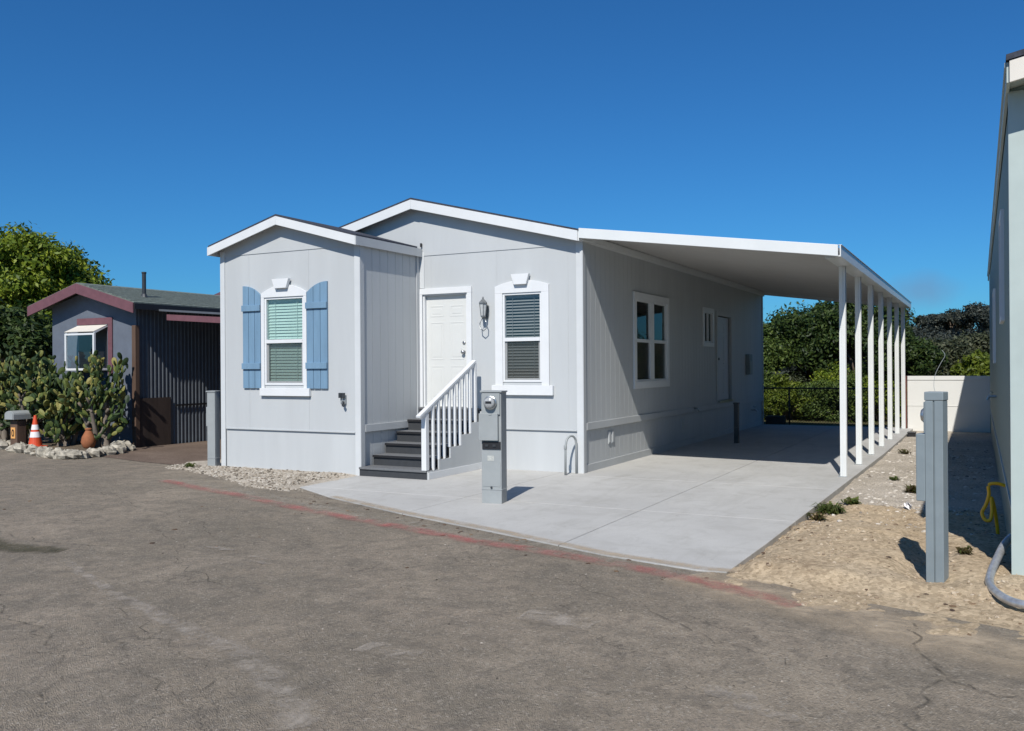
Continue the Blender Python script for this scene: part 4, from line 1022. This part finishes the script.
# large tree left of and behind the blue house
tree('broadleaf_tree', (-21.5, 5.4, 0), 6.05, 3.1, 2.6, 1.3, 95, 720, .085, 'leaf_bright', 'big bright green tree behind the slate blue house at the left edge', seed=11, lobe=.26, tr=.2)
tree('broadleaf_tree', (-17.0, 2.0, 0), 3.3, 1.9, 1.6, .7, 34, 600, .08, 'leaf_dark', 'low dark bushy tree under the big bright tree at the left edge', seed=12, tr=.12)
tree('broadleaf_tree', (-24.5, 7, 0), 6.0, 2.6, 2.6, 1.2, 40, 380, .12, 'leaf_mid', 'partly cropped green tree at the far left edge', seed=13, tr=.18)

# hedge and trees behind the chain link fence
for i, (x, y, h, rx, m_, lb) in enumerate([(-2.05, 17.2, 1.55, 1.0, 'leaf_bright', 'sunlit bright shrub low behind the fence at the far home corner'), (-0.35, 17.0, 1.50, .9, 'leaf_yellow', 'yellowish shrub low behind the fence between two darker ones'), (0.60, 17.3, 1.45, .8, 'leaf_mid', 'full leafy shrub left of the middle fence post'), (1.55, 17.1, 1.55, .9, 'leaf_mid', 'full leafy shrub right of the middle fence post'), (2.55, 17.2, 1.60, .9, 'leaf_bright', 'bright shrub seen between the last carport posts')]):
    shrub('shrub', (x, y, -.2), h, rx * 1.1, .8, 26, 420, .045, m_, lb, 'shrubs growing along the back fence', 140 + i)
G1 = 'shrubs growing along the back fence'
for i, (x, y, h, rx, m_, lb) in enumerate([(-1.40, 18.2, 1.75, .9, 'leaf_mid', 'mid green shrub behind the fence nearest the home corner'), (0.00, 18.2, 1.60, .8, 'leaf_olive', 'greyish shrub against the fence, second from the home corner'),
        (1.00, 18.2, 1.90, .85, 'leaf_bright', 'bright green shrub at the middle of the back fence'), (2.00, 18.2, 1.85, .8, 'leaf_mid', 'green shrub behind the fence seen between the first carport posts'),
        (2.90, 18.2, 1.95, .85, 'leaf_dark', 'dark green shrub by the red brown post behind the fence')]):
    shrub('shrub', (x, y, -.2), h, rx * 1.1, .8, 24, 380, .045, m_, lb, G1, 40 + i)
TR = [(-2.2, 19.5, 3.55, 1.9, 'leaf_mid', 'rounded green tree showing just right of the home behind the carport'),
      (-.2, 21, 4.1, 2.0, 'leaf_dark', 'tallest dark green tree under the carport roof behind the fence'),
      (1.6, 20.5, 4.35, 1.9, 'leaf_dark', 'dark tree behind the first two carport posts'),
      (3.0, 17.5, 3.1, 1.25, 'leaf_dark', 'dark green tree behind the last carport posts'),
      (3.8, 24, 2.6, 1.7, 'leaf_olive', 'grey olive tree above the left half of the cream gate'),
      (5.1, 26, 2.8, 1.9, 'leaf_olive', 'grey olive tree above the right half of the cream gate'),
      (5.25, 17.0, 2.1, .95, 'leaf_yellow', 'yellow green bush rising over the shaded end of the cream gate'),
      (7.5, 22, 3.2, 1.8, 'leaf_mid', 'green tree behind the sage building at the right'),
      (-4.5, 22, 4.0, 2.2, 'leaf_mid', 'green tree directly behind the home')]
for i, (x, y, h, rx, m_, lb) in enumerate(TR):
    tree('backyard_tree', (x, y, -.15), h, rx, rx * .9, .6, 46, 620, .06 + .015 * (y > 20), m_, lb, 'tree', 'trees beyond the back fence', 60 + i, base_h=.05, lobe=.30, tr=.12)
# far wooded hillside
V = []; F = []; r = np.random.default_rng(3); cen = []; rad = []
for k in range(1500):
    y = r.uniform(36, 205); x = r.uniform(-1.0, .35) * (y * .62) + r.uniform(-6, 10)
    s = r.uniform(1.0, 2.2); cen.append((x, y, land(x, y) + s * .5)); rad.append(s)
V, F = leaves(cen, rad, 190, .26, 77)
o = raw_obj('far_wood', V, F, 'leaf_far'); tag(o, 'dark woodland covering the distant hillside', 'woodland', kind='stuff')
k = 0
for (px_, y, h, rx, lb) in [(-16, 150, 4.6, 4.2, 'broad dark skyline tree left of the last carport post'), (-10.5, 165, 5.4, 4.0, 'domed dark tree on the skyline just right of the carport end'), (-3.5, 170, 3.6, 4.5, 'low wide tree in the middle of the skyline gap'), (.8, 150, 4.6, 3.6, 'tall open crowned skyline tree right of the gap middle'),
                          (4.9, 140, 5.8, 3.4, 'tallest skyline tree beside the sage building'), (-36, 150, 6.0, 5, 'skyline tree seen through the carport opening')]:
    tree('hill_tree', (px_, y, land(px_, y)), h, rx, rx, h * .35, 30, 420, .24, 'leaf_far', lb, 'tree', 'trees on the distant skyline', 90 + k, lobe=.36, tr=.3); k += 1
fh = thing('hillside_house', (3.2, 120, land(3.2, 120)), 'tiny pale roofed house among the trees on the far hill', 'house')
zz = land(3.2, 120) - 3.6
obj('wall', box(2.6, 5.4, 118, 124, zz - 1, zz + 3.0), 'white_house', fh); obj('roof', MB().prism([(2.2, zz + 3.0), (5.8, zz + 3.0), (4.0, zz + 3.6)], 117.5, 124.5), 'bone_roof', fh)

# ------------------------------------------------------------------ cactus bed
def cactus(loc, seed, n_trunk, h, spread, label, npad=70):
    r = random.Random(seed); t = thing('prickly_pear_cactus', loc, label, 'cactus', 'prickly pear cacti in the rock edged bed')
    tk = MB(); pads = MB(); x, y, z = loc
    def pad(c, nrm, up, L, W):
        nrm = nrm.normalized(); up = (up - nrm * up.dot(nrm)).normalized(); sd = nrm.cross(up)
        th = .022; vs = []; n = 12
        for s in (-1, 1):
            for k in range(n):
                a = 2 * math.pi * k / n; e = 1 - .28 * (1 - math.sin(a)) / 2
                vs.append(c + up * (L * (.5 + .5 * math.sin(a))) + sd * (W * .5 * math.cos(a) * e) + nrm * s * th * .45)
        vs2 = [c + up * L * .5 + nrm * th * s for s in (-1, 1)]
        b = list(vs) + vs2; fs = []
        for k in range(n):
            fs += [(k, (k + 1) % n, n + (k + 1) % n, n + k), (2 * n, (k + 1) % n, k), (2 * n + 1, n + k, n + (k + 1) % n)]
        pads.add(b, fs); return c + up * L * .95
    cnt = [0]; cap = [0]
    def grow(c, up, depth):
        if cnt[0] > cap[0]: return
        nrm = Vector((r.uniform(-1, 1), r.uniform(-1, 1) - .4, r.uniform(-.2, .5))); L = r.uniform(.09, .20); W = L * r.uniform(.5, .75)
        e = pad(c, nrm, up, L, W); cnt[0] += 1
        if depth > 0:
            for _ in range(r.choice([1, 1, 2, 2, 3])):
                grow(e + Vector((r.uniform(-.04, .04), r.uniform(-.03, .03), 0)), (up + Vector((r.uniform(-.8, .8), r.uniform(-.7, .7), r.uniform(-.2, .5)))).normalized(), depth - 1)
    for k in range(n_trunk):
        a = r.uniform(-1, 1); p0 = Vector((x + r.uniform(-.2, .2), y + r.uniform(-.15, .15), z - .08))
        lean = Vector((a * spread * .6, r.uniform(-.25, .3), h * r.uniform(.35, .62)))
        p1 = p0 + lean * .5 + Vector((r.uniform(-.08, .08), 0, 0)); p2 = p0 + lean
        r0 = r.uniform(.045, .085); tk.tube(smooth_path([p0, p1, p2], 4), [r0 * (1 - .5 * i / 8) for i in range(9)], 8)
        for q in (.3, .6, .85, 1.0):
            c = p0.lerp(p2, q); kids = 3 if q < 1 else 4
            for _i in range(kids):
                cap[0] = npad * 6 * (k + (q * .8) * (_i + 1) / kids) / n_trunk
                up = Vector((r.uniform(-1.1, 1.1), r.uniform(-.8, .6), r.uniform(.2, 1.1))).normalized()
                b = c + up * r.uniform(.05, .25)
                tk.tube([c, b], [r0 * .5, r0 * .35], 6)
                if b.z < z + h: grow(b, up, max(1, int((z + h - b.z) / .19)) if r.random() < .7 else 2)
    # keep pads under the height limit by pruning whole pads
    vv, ff = [], []; per = 26
    for i in range(len(pads.v) // per):
        blk = pads.v[i * per:(i + 1) * per]; mx = max(p[2] for p in blk)
        if mx > z + h + .1 * math.sin(i): continue
        if abs(blk[0][0] - x) > spread * 1.15 or blk[0][2] < z: continue
        if blk[0][1] > LY - .12 or blk[0][2] < z + .12: continue
        o_ = len(vv); vv += blk; ff += [tuple(j - i * per + o_ for j in f) for f in pads.f[i * 36:(i + 1) * 36]]
    pads.v, pads.f = vv, ff
    obj('stems', tk, 'palebark', t, smooth=True); obj('pads', pads, 'pad', t, smooth=False)
    return t
cactus((-11.2, -.35, .05), 3, 7, 1.7, .95, 'large woody prickly pear in the middle of the rock edged bed', 120)
cactus((-12.45, -.4, .05), 5, 9, 2.4, .95, 'sprawling prickly pear at the left end of the bed above the cone', 120)
cactus((-10.2, -.3, .05), 8, 5, 2.35, .5, 'tall narrow prickly pear beside the brown corner post', 80)
cactus((-13.6, -.2, .05), 9, 8, 2.3, 1.0, 'prickly pear cropped by the left edge of the photo', 80)

def rock(c, s, seed, label):
    r = np.random.default_rng(seed); t = MB(); n, m_ = 8, 6; V = []
    for i in range(m_ + 1):
        for j in range(n):
            th = math.pi * i / m_; ph = 2 * math.pi * j / n
            k = 1 + r.uniform(-.22, .22)
            V.append((c[0] + s[0] * k * math.sin(th) * math.cos(ph), c[1] + s[1] * k * math.sin(th) * math.sin(ph), c[2] + s[2] * k * math.cos(th) + s[2] * .5))
    F = [(i * n + j, i * n + (j + 1) % n, (i + 1) * n + (j + 1) % n, (i + 1) * n + j) for i in range(m_) for j in range(n)]
    t.add(V, F); return tag(obj('edging_rock', t, 'rock'), label, 'rock', 'pale rocks edging the cactus bed')
border = [(-13.6, -.6), (-12.7, -.8), (-11.77, -1.14), (-11.06, -1.3), (-10.2, -1.6), (-9.6, -1.75), (-9.25, -1.6), (-9.35, -1.1), (-9.5, -.6), (-9.75, -.05)]
rr = random.Random(4); k = 0
for i in range(len(border) - 1):
    for q in range(7):
        t_ = (q + rr.uniform(.0, .6)) / 6
        x = border[i][0] * (1 - t_) + border[i + 1][0] * t_ + rr.uniform(-.08, .08); y = border[i][1] * (1 - t_) + border[i + 1][1] * t_ + rr.uniform(-.1, .1)
        s = rr.uniform(.045, .15); rock((x, y, -.03 + rr.uniform(0, .05)), (s * rr.uniform(.8, 1.5), s * rr.uniform(.7, 1.1), s * rr.uniform(.5, 1.)), 200 + k, 'jagged pale rock in the row edging the cactus bed'); k += 1

# cone
cx, cy = -11.45, -.92
cn = thing('traffic_cone', (cx, cy, .06), 'orange traffic cone with two white bands among the cacti', 'traffic cone')
H = .60; rc = lambda h: .13 - (.13 - .025) * h / H
obj('base', MB().box(cx - .16, cx + .16, cy - .16, cy + .16, .06, .09), 'orange', cn, .01)
obj('body', MB().lathe((cx, cy, .09), [(rc(0), 0), (rc(H), H), (.02, H + .005)], 24), 'orange', cn, smooth=False)
obj('band', MB().lathe((cx, cy, .09), [(rc(.17) + .003, .17), (rc(.28) + .003, .28)], 24), 'reflect', cn)
obj('band', MB().lathe((cx, cy, .09), [(rc(.32) + .003, .32), (rc(.42) + .003, .42)], 24), 'reflect', cn)
# mailbox with orange number plate
mx, my = -12.05, -.88
mbx = thing('mailbox', (mx, my, .06), 'grey mailbox on a dark post with an orange number plate, far left', 'mailbox')
obj('post', MB().box(mx - .11, mx + .11, my - .10, my + .10, .0, .58), 'brownwood', mbx, .01)
arc = [(mx - .14, .60), (mx + .14, .60), (mx + .14, .70)] + [(mx + .14 * math.cos(a), .70 + .08 * math.sin(a)) for a in [math.pi * k / 8 for k in range(1, 8)]] + [(mx - .14, .70)]
obj('box', MB().prism(arc, my - .19, my + .19), 'metal_grey', mbx, .006)
obj('door', MB().prism([(mx + (a - mx) * .92, .71 + (z - .71) * .92) for a, z in arc], my - .202, my - .191), 'metal_grey', mbx)
obj('number_plate', box(mx - .055, mx + .055, my - .112, my - .101, .22, .44), 'numplate', mbx) if 'numplate' in M else None
M['numplate'] = simple('number_plate', (.75, .38, .12), .5, .05, 8)
np_ = obj('number_plate', box(mx - .065, mx + .065, my - .112, my - .101, .22, .44), 'numplate', mbx)
ring = MB()
n = 14
for k in range(n):
    a0, a1 = 2 * math.pi * k / n, 2 * math.pi * (k + 1) / n
    ring.beam((mx + .03 * math.cos(a0), my - .116, .33 + .065 * math.sin(a0)), (mx + .03 * math.cos(a1), my - .116, .33 + .065 * math.sin(a1)), .018, .006, (0, 1, 0))
obj('numeral', ring, 'black', np_)
# terracotta urn
ux, uy = -10.15, -.70
ur = thing('terracotta_urn', (ux, uy, .05), 'tapered orange terracotta urn at the foot of the right cactus', 'urn')
obj('body', MB().lathe((ux, uy, .05), [(.06, 0), (.11, .05), (.14, .14), (.12, .24), (.07, .33), (.05, .37)], 16), 'terracotta', ur, smooth=True)
obj('rim', MB().lathe((ux, uy, .42), [(.055, 0), (.065, .01), (.065, .03), (.04, .04)], 16), 'terracotta', ur)

# weeds
def weed(x, y, s, n, mat, label, seed):
    r = np.random.default_rng(seed); z = strip_h(x, y) if x > 0 else bed_h(x, y); V = []; F = []
    for k in range(n):
        a = r.uniform(0, 6.28); L = s * r.uniform(.4, 1); hgt = L * r.uniform(.25, .8); w = .008 + .01 * r.random()
        bx, by = x + r.normal() * s * .25, y + r.normal() * s * .25; tx, ty = bx + math.cos(a) * L, by + math.sin(a) * L
        nx, ny = -math.sin(a) * w, math.cos(a) * w; mx_, my_, mz = (bx + tx) / 2, (by + ty) / 2, z + hgt
        i = len(V); V += [(bx, by, z), (mx_ + nx, my_ + ny, mz), (tx, ty, z + hgt * .6), (mx_ - nx, my_ - ny, mz)]; F.append((i, i + 1, i + 2, i + 3))
    return tag(raw_obj('weed', np.array(V), np.array(F), mat), label, 'weed', 'weeds in the gravel')
weed(3.76, -1.75, .18, 220, 'leaf_weed', 'largest green weed clump against the slab edge', 1)
weed(3.90, -1.05, .12, 110, 'leaf_weed', 'small green weed just beyond the largest clump at the slab edge', 2)
weed(4.15, 1.5, .10, 60, 'leaf_weed', 'low green weed out in the gravel near the second post', 3)
weed(4.52, .3, .15, 160, 'leaf_dry', 'bushy reddish dry weed left of the blue grey pedestal', 4)
weed(4.0, 5.6, .13, 70, 'leaf_dry', 'dry weed far back along the slab edge', 5)
weed(5.15, -4.4, .08, 60, 'leaf_dry', 'small dry weed between the pedestal and the sage wall', 6)
weed(3.72, -2.3, .13, 60, 'leaf_dry', 'straggly dry weed at the near slab corner', 7)
weed(-6.1, -1.9, .12, 50, 'leaf_weed', 'small weed in the gravel left of the home', 8)
tag(raw_obj('plastic_scrap', *leaves([(4.52, -1.05, strip_h(4.52, -1.05) + .02)], [.07], 14, .05, 9), 'reflect'), 'crumpled pale plastic scrap on the dirt left of the pedestal', 'litter')

# ------------------------------------------------------------------ light, sky, camera
w = bpy.data.worlds.new('World'); scn.world = w; w.use_nodes = True
nt = w.node_tree; bg = nt.nodes['Background']
sdir = Vector((.21, -.97, 1.0)).normalized()
sky = nt.nodes.new('ShaderNodeTexSky'); sky.sky_type = 'NISHITA'; sky.sun_disc = False
sky.sun_elevation = math.asin(sdir.z); sky.sun_rotation = math.atan2(sdir.x, sdir.y)
sky.altitude = 0; sky.air_density = 1.0; sky.dust_density = .3; sky.ozone_density = 3.0
mul = nt.nodes.new('ShaderNodeMix'); mul.data_type = 'RGBA'; mul.blend_type = 'MULTIPLY'; mul.inputs[0].default_value = 1.0
mul.inputs[7].default_value = (.20, .61, 1.0, 1)
nt.links.new(sky.outputs[0], mul.inputs[6])
# low plume of smoke on the horizon
tc = nt.nodes.new('ShaderNodeTexCoord'); mp = nt.nodes.new('ShaderNodeMapping'); mp.vector_type = 'POINT'
d0 = Vector((-.0575, .9956, .074))
mp.inputs['Scale'].default_value = (13, 13, 26); mp.inputs['Location'].default_value = (-d0.x * 13, -d0.y * 13, -d0.z * 26)
nt.links.new(tc.outputs['Generated'], mp.inputs['Vector'])
ln = nt.nodes.new('ShaderNodeVectorMath'); ln.operation = 'LENGTH'; nt.links.new(mp.outputs[0], ln.inputs[0])
nn = noise(nt, 9, 5, .6, tc.outputs['Generated'])
ad = nt.nodes.new('ShaderNodeMath'); ad.operation = 'ADD'; nt.links.new(ln.outputs['Value'], ad.inputs[0]); nt.links.new(nn, ad.inputs[1])
pf = ramp(nt, ad.outputs[0], [(.5, .42), (1.5, 0.)])
pl = mix(nt, pf, mul.outputs[2], (1.9, 2.7, 4.3))
nt.links.new(pl, bg.inputs['Color']); bg.inputs['Strength'].default_value = .095
sun = bpy.data.lights.new('sun', 'SUN'); sun.energy = 5.0; sun.angle = R(.5); sun.color = (1, .955, .89)
so = bpy.data.objects.new('sun', sun); COL.objects.link(so); so.rotation_euler = (-sdir).to_track_quat('-Z', 'Y').to_euler()

cam = bpy.data.cameras.new('camera'); co = bpy.data.objects.new('camera', cam); COL.objects.link(co)
cam.sensor_width = 36; cam.lens = 900.1 / 1024 * 36; cam.clip_end = 3000; cam.clip_start = .05
yaw, pitch, roll = R(-27.720), R(.070), R(-.393)
f = Vector((math.sin(yaw) * math.cos(pitch), math.cos(yaw) * math.cos(pitch), math.sin(pitch)))
rt = Vector((math.cos(yaw), -math.sin(yaw), 0)); up = rt.cross(f)
r2 = rt * math.cos(roll) + up * math.sin(roll); u2 = -rt * math.sin(roll) + up * math.cos(roll)
m = Matrix(((r2.x, u2.x, -f.x, 5.30906), (r2.y, u2.y, -f.y, -12.37507), (r2.z, u2.z, -f.z, 1.60018), (0, 0, 0, 1)))
co.matrix_world = m
scn.camera = co
scn.render.engine = 'CYCLES'; scn.cycles.diffuse_bounces = 2
scn.view_settings.view_transform = 'Standard'; scn.view_settings.look = 'None'; scn.view_settings.exposure = 0; scn.view_settings.gamma = 1
scn.render.resolution_x = 1024; scn.render.resolution_y = 731
